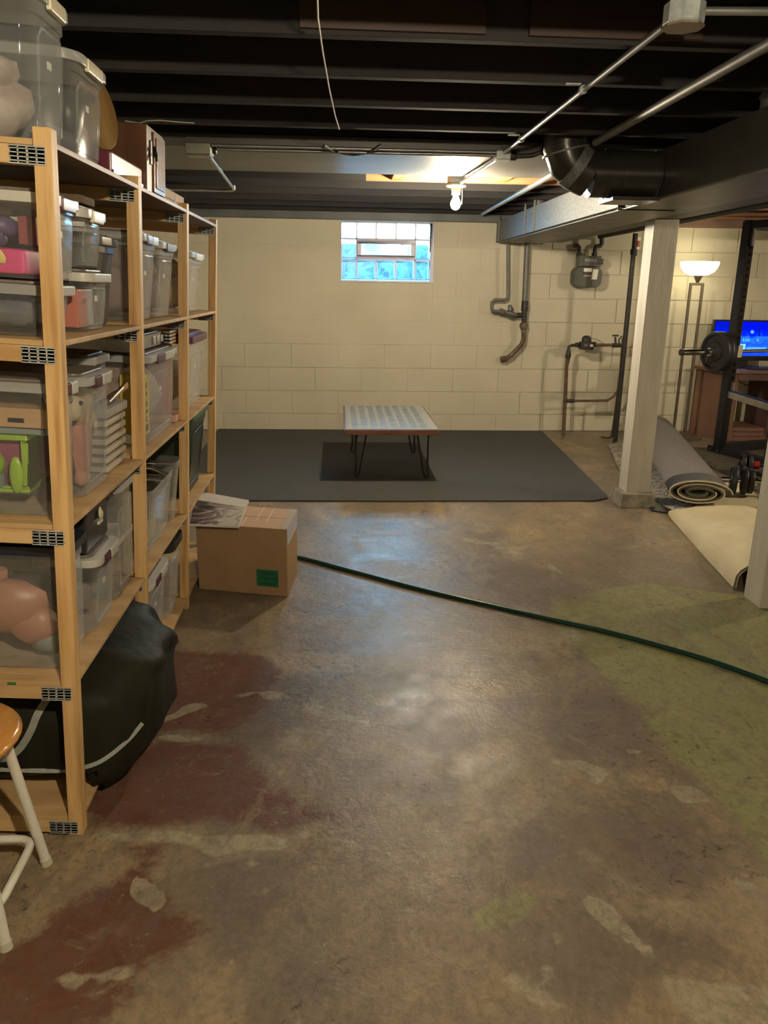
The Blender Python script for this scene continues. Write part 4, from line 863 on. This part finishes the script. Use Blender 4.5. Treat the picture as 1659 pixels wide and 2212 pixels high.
for z in LV:     # boards over the near end rail
    b = MB(); b.box(DEP, -.037, PY[0][0], PY[0][1], z-.0118, z); b.build('shelf_board', ply, shelf, local=True, bevel=.001)
b = MB(); b.box(-.16, -.14, PY[0][0]-.001, PY[0][0], LV[1]-.011, LV[1]-.004); b.build('green_tape', flat('green_tape', (.03, .16, .06)), shelf, local=True)

def shp_rr(x0, x1, y0, y1, r, n=4): return rr(x0, x1, y0, y1, r, n)
def S(x, y, z): return MS @ Matrix.Translation((x, y, z))
BINS = []
def bin_(label, y0, y1, z, h, xf=-.03, dep=.45, body=plast, lid=lidm, latch=maroon, lidh=.022, taper=.90, rad=.03, sticker=True, ribs=True, name='storage_bin', cat='storage bin', lid_on=True, split=True, front=True):
    w = (y1-y0)/2-.004; d = dep/2; cx, cy = xf-d, (y0+y1)/2
    t = thing(name, label, cat, M=S(cx, cy, z))
    hb = h-(lidh if lid_on else 0); BINS.append((cx-d*taper*.95+.004, cx+d*taper*.95-.004, cy-w*taper*.94+.003, cy+w*taper*.94-.003, z+.006, z+hb-.012))
    def ring(s_, z_, gx=0): return [(a, c_, z_) for a, c_ in shp_rr(-d*s_+gx*0, d*s_, -w*s_, w*s_, rad)]
    loops = [ring(taper*.97, .0), ring(taper, .004), ring(taper+(1-taper)*.55, hb*.72), ring(.965, hb*.86), ring(.985, hb*.87), ring(.985, hb-.006), ring(1.0, hb-.006), ring(1.0, hb)]
    n = len(loops[0]); b = MB(); vs_ = [v for l in loops for v in l]; fs_ = [list(range(n))[::-1]]
    for i in range(len(loops)-1): fs_ += [[i*n+k, i*n+(k+1) % n, (i+1)*n+(k+1) % n, (i+1)*n+k] for k in range(n)]
    b.add(vs_, fs_); b.smooth = True; b.build('body', body, t, local=True)
    if ribs:      # moulded rib frame on the aisle side, and on the near end
        s_ = taper+.02; b = MB(); zz0, zz1 = h*.10, hb*.80; x_a, x_b = d*(taper+.006), d*.962
        b.tube([(x_a, -w*.62, zz0), (x_b, -w*.66, zz1-.02), (x_b+.002, -w*.5, zz1), (x_b+.002, w*.5, zz1), (x_b, w*.66, zz1-.02), (x_a, w*.62, zz0)], .0024, 6, closed=True); b.build('rib', body, t, local=True)
    if lid_on:
        o = 1.02; b = MB(); b.prism([(a, c_) for a, c_ in shp_rr(-d*o-.004, d*o+.004, -w*o, w*o, rad+.004)], hb-.010, hb+lidh*.55)
        ld = b.build('lid', lid, t, local=True, bevel=.003)
        b = MB(); b.prism([(a, c_) for a, c_ in shp_rr(-d*.93, d*.93, -w*.88, w*.88, rad)], hb+lidh*.56, hb+lidh*.9)
        b.build('lid_panel', lidbrown if lid in (lidm, lidw) else lid, ld, local=True, bevel=.003)
        if latch is not None:
            for sx_ in ((1,) if front else ()):
                for (c0, c1, mm) in ((-.44, .44, latch),) if not split else ((-.55, -.05, latch), (.02, .62, lidw)):
                    b = MB(); b.box(d*o-.004, d*o+.008, w*c0, w*c1, hb-.018, hb+lidh*.5); b.build('latch', mm, t, local=True, bevel=.004)
            b = MB(); b.box(-d*.3, d*.3, -w*o-.010, -w*o+.002, hb-.018, hb+lidh*.6); b.build('latch', latch if not split else lidw, t, local=True, bevel=.003)
    if sticker:
        b = MB(); f_ = .96*(taper+(1-taper)*.5); b.box(d*f_+.003, d*f_+.0045, -.010, .012, hb*.56, hb*.56+.014); b.build('sticker', stick, t, local=True)
    return t, cx, cy
def blobs(name, label, cat, items, group=None):
    """one soft thing made of lobes, in shelf space: items = (x, y, z, rx, ry, rz, seed)"""
    x0, y0, z0 = items[0][:3]
    t = thing(name, label, cat, M=S(x0, y0, z0))
    return t

# ---- contents helper: a lobed soft thing as ONE mesh
def soft(name, label, cat, lobes, m, extra=(), group=None):
    x0, y0, z0 = lobes[0][0]
    t = thing(name, label, cat, M=S(x0, y0, z0), group=group)
    b = MB()
    for i, (c_, r) in enumerate(lobes): b.blob(V(c_)-V((x0, y0, z0)), r, seed=i+len(label), amp=.25, n=12)
    for q in BINS:
        if q[0] < x0 < q[1] and q[2] < y0 < q[3] and q[4] < z0 < q[5]+.02:
            b.v = [V((min(max(v.x+x0, q[0]), q[1])-x0, min(max(v.y+y0, q[2]), q[3])-y0, min(max(v.z+z0, q[4]), q[5])-z0)) for v in b.v]
    b.build('body', m, t, local=True)
    for nm, c_, r, mm in extra: MB().blob(V(c_)-V((x0, y0, z0)), r, amp=.1, n=10).build(nm, mm, t, local=True)
    return t
def sbox(name, label, cat, x0, x1, y0, y1, z0, z1, m, bevel=.004, group=None):
    t = thing(name, label, cat, M=S((x0+x1)/2, (y0+y1)/2, z0), group=group)
    MB().box(-(x1-x0)/2, (x1-x0)/2, -(y1-y0)/2, (y1-y0)/2, 0, z1-z0).build('body', m, t, local=True, bevel=bevel); return t

# top of the shelf
z = 1.624
bin_('tall clear bin with cream latches on top of the shelf, nearest the viewer', 1.725, 1.94, z, .285, latch=creaml, lid=lidm, split=False, rad=.045, taper=.93, xf=-.025)
soft('stuffed_toy', 'grey and cream stuffed toy inside the tall clear bin on top', 'toy', [((-.16, 1.82, z+.07), (.09, .06, .06)), ((-.14, 1.80, z+.13), (.05, .05, .035))], paperm)
bin_('clear bin with a cream latch on top of the shelf, second from the viewer', 1.965, 2.235, z, .235, latch=creaml, lid=lidm, split=False, rad=.045, taper=.93, xf=-.03)
soft('dark_cloth', 'dark folded cloth inside the second clear bin on top', 'cloth', [((-.20, 2.10, z+.05), (.13, .08, .045))], greyc)
t = sbox('maroon_case', 'low maroon hard case on top of the shelf beneath the tan oval board', 'case', -.34, -.038, 2.285, 2.63, z, z+.068, mat('maroon_case_shell', (.11, .012, .035), (.14, .03, .05), 7, .3), .010)
MB().box(.151, .154, -.165, .165, .012, .020).build('trim_strip', alu, t, local=True)
t = thing('oval_board', 'tan lacquered oval wooden board leaning above the maroon case', 'board', M=S(-.10, 2.42, 1.70) @ Matrix.Rotation(R_(-14), 4, 'Y') @ Matrix.Rotation(R_(-28), 4, 'Z'))
MB().prism([(.055*sin(a/28*2*pi)*1.35, .105+.105*-cos(a/28*2*pi)) for a in range(28)], 0, .022, Matrix(((0, 0, 1, 0), (1, 0, 0, 0), (0, 1, 0, 0), (0, 0, 0, 1)))).build('body', boardw, t, local=True, bevel=.006)
soft('black_pouch', 'black pouch standing behind the clear bin and the oval board', 'pouch', [((-.16, 2.30, z+.15), (.05, .04, .07))], blackpl)
t = thing('wooden_cabinet', 'small dark brown wooden cabinet with a ring pull on top of the shelf', 'cabinet', M=S(-.10, 2.75, z))
MB().box(-.13, .075, -.115, .115, 0, .195).build('case', darkwood, t, local=True, bevel=.003)
b = MB(); b.box(.075, .082, -.045, .110, .008, .185); dr = b.build('door', mat('door_wood', (.23, .10, .045), (.16, .065, .03), 4, .25, stretch=(6, 6, 1)), t, local=True, bevel=.002)
b = MB(); b.box(.082, .086, -.030, .095, .022, .170); dp = b.build('door_panel', mat('panel_wood', (.27, .125, .06), (.20, .085, .04), 4, .22, stretch=(6, 6, 1)), dr, local=True, bevel=.002)
MB().tube([(.088, -.075, .135), (.096, -.083, .115), (.094, -.075, .098), (.090, -.066, .115)], .004, 8, closed=True).build('ring_pull', blackpl, t, local=True); MB().box(.075, .080, -.083, -.066, .085, .155).build('pull_plate', blackpl, t, local=True, bevel=.002)
bin_('small clear bin on top of the shelf behind the shallow cardboard box', 2.90, 3.12, z, .135, xf=-.215, dep=.30, latch=None, sticker=False, lid=lidm)
t = thing('shallow_carton', 'shallow tan cardboard box with a lid at the far end of the top shelf', 'box', M=S(-.125, 3.17, z))
MB().box(-.085, .075, -.175, .175, 0, .052).build('tray', cardb2, t, local=True, bevel=.003); MB().box(-.088, .078, -.178, .178, .024, .056).build('lid', cardb2, t, local=True, bevel=.003)
MB().box(.0785, .0795, -.01, .01, .0, .050).build('tape', tapec, t, local=True)

# second level
z = 1.234
bin_('lower clear bin of the nearest stack on the upper shelf, blue latch', 1.765, 1.97, z, .118, xf=-.045, latch=bluel, lid=lidm, split=False, sticker=False, ribs=False, front=False)
soft('grey_cloth', 'crumpled grey cloth inside the lower bin of the nearest stack', 'cloth', [((-.20, 1.86, z+.045), (.15, .07, .035)), ((-.13, 1.85, z+.05), (.06, .05, .035))], greyc)
bin_('upper clear bin of the nearest stack on the upper shelf, full of toys', 1.765, 1.97, z+.120, .185, latch=maroon, lid=lidw, split=False, taper=.94)
t = thing('pink_toy', 'pink toy case with a yellow face badge inside the upper bin', 'toy', M=S(-.16, 1.86, z+.126))
MB().box(-.13, .07, -.075, .07, 0, .055).build('case', pink, t, local=True, bevel=.012); MB().blob((.01, -.078, .036), (.020, .005, .018), amp=.35, fr=3).build('badge', yel, t, local=True)
soft('yellow_flower_toy', 'yellow and purple toy above the pink toy case', 'toy', [((-.17, 1.85, z+.225), (.045, .04, .025)), ((-.19, 1.83, z+.20), (.05, .03, .02))], flat('purple_toy', (.10, .07, .16)), [('bloom', (-.185, 1.80, z+.24), (.018, .012, .018), flat('pale_yellow', (.55, .58, .16)))])
sbox('red_block_toy', 'dull red block beside the yellow toy in the upper bin', 'toy', -.12, -.08, 1.83, 1.88, z+.19, z+.25, flat('dull_red', (.25, .06, .07)))
bin_('lower narrow clear bin with a white lid, second stack of the upper shelf', 1.985, 2.185, z, .150, latch=None, lid=lidw, xf=-.02, sticker=True, taper=.93)
sbox('orange_red_box', 'orange red box inside the lower narrow bin of the second stack', 'box', -.20, -.05, 2.0, 2.07, z+.008, z+.10, flat('salmon_box', (.50, .14, .09)))
sbox('grey_card_box', 'grey card box beside the orange red one in the narrow bin', 'box', -.20, -.06, 2.09, 2.155, z+.008, z+.10, flat('grey_card', (.30, .28, .24)))
bin_('upper narrow clear bin of the second stack on the upper shelf', 1.985, 2.185, z+.152, .145, latch=creaml, lid=lidw, xf=-.03, split=False, taper=.93, sticker=False)
sbox('white_bottle_box', 'small white and brown packet lying on the second stack', 'packet', -.12, -.04, 2.02, 2.13, z+.298, z+.318, brownc)
b_ = bin_('cloudy grey bin stuffed with dark clothes in the first bay of the upper shelf', 2.20, 2.405, z, .245, body=mat('smoke_plastic', (.10, .09, .08), None, rough=.3, alpha=.45), lid=lidbrown, latch=None, xf=-.06, sticker=False, ribs=False)
soft('dark_clothes', 'dark grey clothes packed inside the cloudy grey bin', 'clothes', [((-.24, 2.30, z+.07), (.14, .10, .08)), ((-.24, 2.31, z+.16), (.14, .10, .08))], greyc)
bin_('clear bin with a maroon latch, middle bay of the upper shelf', 2.545, 2.80, z, .275, latch=maroon, lid=lidm, split=True, body=plast2)
soft('tan_clothes', 'pale brown cloth inside the middle bay bin with a maroon latch', 'clothes', [((-.2, 2.67, z+.10), (.14, .105, .10)), ((-.18, 2.67, z+.18), (.11, .09, .06))], mat('mauve_cloth', (.30, .24, .22), (.24, .18, .17), 6, .9, bump=.3))
bin_('clear bin mirroring the window, beside the third post of the upper shelf', 2.81, 3.10, z, .265, latch=flat('black_latch', (.02, .02, .025)), lid=lidm, split=False, body=plast2, sticker=True)
soft('mauve_clothes', 'dusky folded cloth inside the bin that mirrors the window', 'clothes', [((-.2, 2.95, z+.09), (.14, .12, .09)), ((-.19, 2.95, z+.16), (.12, .10, .07))], mat('dusky_cloth', (.20, .15, .15), (.15, .11, .12), 6, .9, bump=.3))
bin_('clear bin with a creamy lid in the far bay of the upper shelf', 3.37, 3.72, z, .255, latch=creaml, lid=lidm, split=False, body=plast2)
soft('brown_paper_goods', 'tan paper goods packed inside the far bay bin', 'goods', [((-.2, 3.54, z+.09), (.14, .13, .09)), ((-.16, 3.52, z+.16), (.08, .08, .06))], mat('tan_goods', (.45, .35, .24), (.25, .17, .11), 9, .85, bump=.4))

# third level
z = .827
bin_('large clear bin holding a lime green toy, nearest on the middle shelf', 1.765, 1.905, z, .315, latch=maroon, lid=lidm, split=True, taper=.95, sticker=False, ribs=False, rad=.03)
t = thing('lime_toy', 'lime green toy with a ball and plum panel inside the nearest bin', 'toy', M=S(-.20, 1.845, z+.04))
b = MB(); b.box(-.10, .08, -.035, .035, 0, .016); b.box(-.10, .08, -.035, .035, .125, .14); b.box(-.10, -.085, -.035, .035, .016, .125); b.box(.065, .08, -.035, .035, .016, .125); b.build('frame', lime, t, local=True, bevel=.004)
MB().box(-.085, .065, -.010, .010, .016, .125).build('panel', plum, t, local=True); MB().blob((-.005, -.032, .068), .033, amp=0, n=20).build('ball', lime, t, local=True); MB().lathe([(.028, 0), (.028, .03)], 16, Matrix.Translation((-.005, -.028, .016))).build('drum', tealg, t, local=True)
MB().blob((.055, -.040, .045), (.016, .008, .045), amp=0).build('handle', lime, t, local=True)
t = sbox('slatted_crate', 'pale wooden slatted crate lying above the lime green toy', 'crate', -.32, -.06, 1.79, 1.885, z+.20, z+.245, woodslat, .003)
for k in range(3): MB().box(-.08+k*.06, -.045+k*.06, -.049, -.046, .012, .022).build('slot', holem, t, local=True)
sbox('grey_teal_box', 'grey teal box beneath the slatted crate', 'box', -.34, -.07, 1.80, 1.88, z+.182, z+.198, tealg)
bin_('large clear bin of plush toys with maroon latches, second on the middle shelf', 1.925, 2.165, z, .312, latch=maroon, lid=lidm, split=True, taper=.94, xf=-.02, rad=.025)
soft('tan_plush', 'tan plush toy pressed against the front of the plush toy bin', 'plush toy', [((-.10, 2.06, z+.21), (.06, .06, .06)), ((-.09, 2.10, z+.25), (.05, .05, .035)), ((-.12, 2.11, z+.15), (.07, .05, .07)), ((-.25, 2.06, z+.18), (.10, .09, .10))], tan)
soft('rosy_plush', 'rosy long plush toy hanging down in the plush toy bin', 'plush toy', [((-.08, 2.06, z+.10), (.035, .05, .085)), ((-.07, 2.03, z+.03), (.02, .02, .025)), ((-.22, 2.06, z+.07), (.10, .09, .06))], rosy)
soft('cream_plush', 'cream round plush head near the post in the plush toy bin', 'plush toy', [((-.07, 1.985, z+.22), (.03, .03, .035))], creamp, [('eye', (-.045, 1.975, z+.235), .006, blacki)])
soft('magenta_plush', 'magenta plush toy behind the rosy one in the plush toy bin', 'plush toy', [((-.12, 2.0, z+.11), (.04, .05, .06))], magr)
soft('orange_ball', 'shiny orange ball low in the nearest middle shelf bin', 'ball', [((-.06, 1.87, z+.075), (.022, .022, .026))], orange)
# ridged organiser with open bin on it
t = thing('ridged_organiser', 'white organiser of ridged trays under a small clear bin', 'organiser', M=S(-.14, 2.285, z))
for k in range(6): MB().box(-.11, .095, -.095, .105, .005+k*.026, .021+k*.026).build('tray', flat('tray_white', (.55, .50, .40)), t, local=True, bevel=.003)
MB().box(-.10, .085, -.085, .095, .0, .150).build('core', brownc, t, local=True); MB().box(-.115, .10, -.10, .11, .16, .185).build('lid', lidm, t, local=True, bevel=.004)
for k in range(2): MB().tube([(.07+.02*k, -.06, .20), (.10, .10, .225+.008*k)], .007, 10).build('silver_rod', chrome, t, local=True)
bin_('clear bin of red and white toys above the ridged organiser', 2.185, 2.405, z+.196, .135, latch=None, lid=lidm, xf=-.09, dep=.30, sticker=False)
soft('red_toy', 'little red toy inside the bin above the ridged organiser', 'toy', [((-.14, 2.22, z+.235), (.02, .02, .02))], redc)
soft('white_netting', 'crumpled white netting inside the bin above the organiser', 'netting', [((-.16, 2.26, z+.26), (.05, .05, .03))], paperm)
bin_('tall clear bin with a yellow box inside, middle bay of the middle shelf', 2.59, 3.07, z, .305, latch=maroon, lid=lidm, split=True, taper=.95, xf=-.025, rad=.03)
t = thing('yellow_box', 'upright yellow box with black hand lettering inside the middle bay bin', 'box', M=S(-.075, 2.60, z+.03))
MB().box(-.05, .03, .03, .10, 0, .20).build('carton', ylbox, t, local=True, bevel=.003)
MB().box(.0305, .0315, .045, .075, .012, .034).build('print_patch', flat('dark_patch', (.05, .05, .03)), t, local=True)
cu = bpy.data.curves.new('letter', 'FONT'); cu.body = 'K o  K S U Z'; cu.size = .030; cu.extrude = .0004
to = bpy.data.objects.new('lettering', cu); C.objects.link(to); bpy.context.view_layer.update()
me = bpy.data.meshes.new_from_object(to); bpy.data.objects.remove(to); lo_ = bpy.data.objects.new('lettering', me); C.objects.link(lo_); me.materials.append(blacki); lo_.parent = t
lo_.matrix_local = Matrix.Translation((.0312, .048, .175)) @ Matrix(((0, 0, 1, 0), (0, 1, 0, 0), (-1, 0, 0, 0), (0, 0, 0, 1)))
soft('brown_goods', 'brown and white goods inside the tall bin behind the yellow box', 'goods', [((-.22, 2.70, z+.12), (.13, .09, .11)), ((-.20, 2.72, z+.22), (.10, .08, .05))], mat('brown_mix', (.22, .13, .10), (.34, .25, .20), 10, .85, bump=.3))
soft('grey_goods', 'pale grey cloth at the far side of the tall middle bay bin', 'cloth', [((-.2, 2.93, z+.13), (.14, .10, .12))], mat('greige_cloth', (.36, .31, .25), (.28, .23, .18), 8, .85, bump=.3))
t = thing('aluminium_case', 'ribbed aluminium tool case lying on the tall clear bin', 'case', M=S(-.17, 2.87, z+.308))
MB().box(-.14, .10, -.30, .10, 0, .050).build('case_shell', alu, t, local=True, bevel=.004)
MB().box(.10, .112, -.28, .08, .003, .047).build('front_panel', mat('case_panel', (.20, .18, .155), None, rough=.4), t, local=True)
for k in range(4): MB().box(.095, .140, .105, .215, .002+k*.0125, .012+k*.0125).build('rib', chrome, t, local=True, bevel=.002)
for yy in (-.06, .0, .06): MB().box(.112, .120, yy, yy+.03, .012, .038).build('clasp', alu, t, local=True, bevel=.002)
sbox('crimson_folder', 'crimson folder standing upright beside the third post on the middle shelf', 'folder', -.24, -.05, 3.085, 3.115, z+.03, z+.30, crims, .004)
sbox('pink_carton', 'low pinkish carton under the crimson folder', 'box', -.20, -.03, 3.075, 3.145, z, z+.028, pinkbox)
bin_('clear bin with a maroon lid in the far bay of the middle shelf', 3.38, 3.80, z, .325, latch=None, lid=marlid, lidh=.035, body=plast2, xf=-.03)
soft('grey_goods_far', 'grey cloth inside the maroon lidded far bay bin', 'cloth', [((-.2, 3.58, z+.10), (.15, .15, .10))], mat('moss_cloth', (.28, .26, .19), (.22, .20, .14), 8, .85, bump=.3))

# fourth level
z = .434
bin_('large clear bin with a navy lid and blue latches, nearest on the low shelf', 1.765, 1.935, z, .325, latch=bluel, lid=navy, split=False, front=False, taper=.95, sticker=False, rad=.04)
soft('salmon_toy', 'large smooth salmon coloured toy inside the navy lidded bin', 'toy', [((-.20, 1.83, z+.14), (.10, .045, .07)), ((-.26, 1.83, z+.20), (.07, .04, .06)), ((-.13, 1.83, z+.09), (.06, .04, .05))], skin)
soft('grey_green_toy', 'grey green shapes under the salmon toy', 'toy', [((-.10, 1.84, z+.05), (.05, .04, .04))], tealg)
bin_('clear bin with maroon and white latch under the black toolbox', 1.96, 2.185, z, .225, latch=maroon, lid=lidw, split=True, taper=.93, xf=-.02)
soft('grey_things', 'dull grey things inside the bin under the black toolbox', 'goods', [((-.2, 2.07, z+.07), (.13, .08, .06))], mat('taupe_mix', (.16, .14, .11), (.24, .21, .17), 9, .85, bump=.3))
t = thing('black_toolbox', 'black toolbox with a cream winged clasp on the low shelf', 'toolbox', M=S(-.20, 2.065, z+.228))
MB().box(-.17, .155, -.095, .105, 0, .150).build('case', blackpl, t, local=True, bevel=.008); MB().box(-.175, .16, -.10, .11, .105, .112).build('lid_seam', blackpl, t, local=True, bevel=.002)
b = MB(); b.box(.156, .162, .0, .036, .055, .062); b.blob((.162, .012, .085), (.003, .012, .018), amp=.3); b.blob((.162, .026, .078), (.003, .010, .012), amp=.3); b.build('clasp', creaml, t, local=True)
t = bin_('tall narrow clear drawer unit beside the second post on the low shelf', 2.205, 2.405, z, .36, latch=None, lid=lidm, taper=.97, xf=-.03, dep=.32, body=plast2, sticker=False)[0]
MB().box(-.15, .158, -.092, .092, .165, .185).build('middle_rim', lidw, t, local=True, bevel=.003); MB().box(.150, .164, -.01, .06, .05, .30).build('front_handle', plast2, t, local=True, bevel=.004)
soft('mixed_goods', 'mixed grey goods inside the narrow drawer unit', 'goods', [((-.18, 2.30, z+.08), (.10, .07, .06)), ((-.18, 2.30, z+.25), (.10, .07, .05))], mat('drawer_mix', (.20, .17, .13), (.34, .30, .24), 9, .85, bump=.3))
bin_('open clear bin heaped with black folders, middle bay of the low shelf', 2.60, 3.00, z, .235, latch=None, lid_on=False, body=plast2, xf=-.02, sticker=False)
bin_('second open clear bin by the third post on the low shelf', 3.01, 3.145, z, .245, latch=None, lid_on=False, body=plast2, xf=-.02, sticker=False, ribs=False)
sbox('black_crate', 'black crate standing at the back of the low shelf middle bay', 'crate', -.57, -.49, 2.50, 3.10, z, z+.36, blackpl, .01)
for k, (dz, ry, yy) in enumerate(((.245, -.25, 2.74), (.26, -.32, 2.80), (.278, -.22, 2.86))):
    t = thing('black_folder', ('lowest', 'middle', 'uppermost')[k]+' black folder in the heap on the open clear bin', 'folder', M=S(-.16, yy, z+dz) @ Matrix.Rotation(ry, 4, 'X'))
    MB().box(-.12, .13, -.14, .15, 0, .007).build('cover', blackpl, t, local=True, bevel=.001); MB().box(-.115, .125, -.135, .148, -.004, -.0005).build('pages', flat('page_tan', (.50, .40, .26)), t, local=True)
soft('dark_things', 'dark box and cream card inside the open clear bin', 'goods', [((-.16, 2.76, z+.10), (.10, .12, .08))], mat('black_grey_mix', (.05, .05, .045), (.16, .14, .10), 9, .7, bump=.3))
sbox('cream_card', 'cream card at the base of the open clear bin', 'card', -.10, -.06, 2.72, 2.84, z+.012, z+.085, flat('cream_card_m', (.45, .38, .22)))
soft('clear_bag', 'shiny crumpled clear bag beside the black folders', 'bag', [((-.10, 2.62, z+.265), (.05, .045, .035))], flat('shiny_film', (.25, .25, .26), .12, alpha=.5))
bin_('dark green tote with a green lid in the far bay of the low shelf', 3.36, 3.78, z, .385, body=greenpl, lid=greenlid, latch=None, lidh=.03, taper=.86, xf=-.02, sticker=False, name='green_tote')

# bottom level
z = .057
bin_('clear bin with a maroon latch in the middle bay at the bottom', 2.535, 2.86, z, .30, latch=maroon, lid=lidw, split=True, taper=.92, xf=-.02)
soft('brown_red_goods', 'brown and red goods in the maroon latched bottom bin', 'goods', [((-.2, 2.70, z+.09), (.13, .12, .09)), ((-.12, 2.63, z+.14), (.06, .06, .04))], mat('redbrown_mix', (.17, .09, .07), (.30, .22, .18), 9, .85, bump=.3))
bin_('clear bin with a thick black lid beside the third post at the bottom', 2.90, 3.15, z, .335, latch=None, lid=blackpl, lidh=.045, taper=.93, xf=-.02, body=plast2, sticker=False, rad=.05)
soft('pale_goods', 'pink and tan goods in the black lidded bottom bin', 'goods', [((-.2, 3.02, z+.09), (.13, .09, .09))], mat('rose_mix', (.26, .17, .14), (.16, .11, .10), 9, .85, bump=.3))
# ---- black bag bulging out of the first bay
t = thing('black_bag', 'big black plastic bag with grey straps bulging from the bottom shelf', 'bag', (-.62, 2.1, .05))
b = MB(); n, m_ = 72, 40; vs_ = []
sg = lambda v, e: math.copysign(abs(v)**e, v)
for i in range(m_+1):
    tt = pi*i/m_
    for k in range(n):
        a = 2*pi*k/n; p_ = V((sin(tt)*cos(a), sin(tt)*sin(a), cos(tt)))
        x_ = sg(p_.x, .62); y_ = sg(p_.y, .60); z_ = sg(p_.z, .60)
        f1 = noise.noise(V((p_.x*1.8, p_.y*1.8, p_.z*1.8+3)))*.10
        g1 = 1-abs(noise.noise(V((a*1.6+p_.z*1.3, p_.z*.9, 9))))*2; g2 = 1-abs(noise.noise(V((a*4.1-p_.z*1.7, p_.z*1.3, 2))))*2
        wv = f1+.055*(g1-.5)+.028*(g2-.5)
        Z = .225+.175*z_*(1+wv*.6)
        X = -.87+(.335+.06*(Z-.1)/.3*(Z > .1))*x_*(1+wv); Y = 2.115+.325*y_*(1+wv*.5)
        if X > -.60 and z_ > .3: Z -= .35*(X+.60)*max(0, (Y-2.0))*3
        if X < -.66: Z = min(Z, .402)
        if X > -.655 and z_ < .4: Z -= .06*(.4-z_)
        lim = .066 if X < -.648 else .004
        vs_.append(V((X, Y, max(Z, lim))))
fs_ = [[i*n+k, (i+1)*n+k, (i+1)*n+(k+1) % n, i*n+(k+1) % n] for i in range(m_) for k in range(n)]
b.add(vs_, fs_); b.smooth = True
from mathutils.bvhtree import BVHTree
bvh = BVHTree.FromPolygons([tuple(v) for v in vs_], fs_)
def onbag(px, py):
    d_ = (rt2*((px-829.5)/F) + dn2*((py-1106)/F) + fw).normalized(); h_ = bvh.ray_cast(V((0, 0, H)), d_)
    return h_[0]-d_*.006 if h_[0] is not None else None
b.build('bag_body', bagm, t)
def ribbon(pts_, w, m2, up_=V((0, 0, 1))):
    pts_ = smoothpts([V(p_) for p_ in pts_], 5); b = MB(); vs_ = []
    for i, p_ in enumerate(pts_):
        d_ = (pts_[min(i+1, len(pts_)-1)]-pts_[max(i-1, 0)]).normalized(); tc_ = (p_-V((0, 0, H))).normalized(); s_ = d_.cross(tc_).normalized()*w/2
        vs_ += [p_-s_, p_+s_, p_+s_+tc_*.002, p_-s_+tc_*.002]
    for i in range(len(pts_)-1):
        for k in range(4): b.f.append([i*4+k, i*4+(k+1) % 4, (i+1)*4+(k+1) % 4, (i+1)*4+k])
    b.f += [[0, 1, 2, 3], [len(vs_)-1, len(vs_)-2, len(vs_)-3, len(vs_)-4]]; b.v = vs_; return b.build('strap', m2, t)
for px_, w_s in (((( 308, 1562), (285, 1590), (262, 1612), (240, 1630), (215, 1646), (188, 1656), (150, 1664), (100, 1665), (50, 1664), (0, 1662)), .011), (((130, 1476), (110, 1500), (95, 1520), (80, 1545), (68, 1575), (55, 1600), (40, 1620), (20, 1634), (0, 1640)), .018)):
    q = [onbag(*p_) for p_ in px_]; q = [v for v in q if v is not None]
    if len(q) > 2: ribbon(q, w_s, strapm)

# ------------------------------------------------------------------ stool
SX, SY = -.835, 1.487
t = thing('stool', 'round stool with a honey wood seat and cream tubular legs', 'stool', (SX, SY, 0))
MB().lathe([(0, .402), (.13, .402), (.150, .408), (.158, .418), (.158, .424), (.150, .433), (.13, .437), (0, .437)], 36, Matrix.Translation((SX, SY, 0))).build('seat', stoolw, t)
ft = [(-.703, 1.612), (-.698, 1.360), (-.965, 1.36), (-.965, 1.612)]
legs = []
for fx, fy_ in ft:
    top = V((SX+(fx-SX)*.66, SY+(fy_-SY)*.66, .402)); bot = V((fx, fy_, .001)); lg = MB().tube([bot, bot+(top-bot)*.5, bot+(top-bot)*.93, top+(V((SX, SY, .40))-top)*.10], .0115, 14).build('leg', whitep, t)
    MB().tube([bot, bot+(top-bot)*.045], [.0135, .013], 14).build('rubber_tip', flat('cream_tip', (.55, .52, .38)), lg)
zf = .085
cr_ = [V((SX+(fx-SX)*.885, SY+(fy_-SY)*.885, zf)) for fx, fy_ in ft]; loop = []
for i in range(4):
    a, b_, c_ = cr_[i-1], cr_[i], cr_[(i+1) % 4]
    for k in range(5):
        s = k/4; p0 = b_+(a-b_).normalized()*.04; p1 = b_+(c_-b_).normalized()*.04; loop.append((1-s)**2*p0+2*s*(1-s)*b_+s*s*p1)
MB().tube(loop, .0095, 12, closed=True).build('foot_ring', whitep, t)
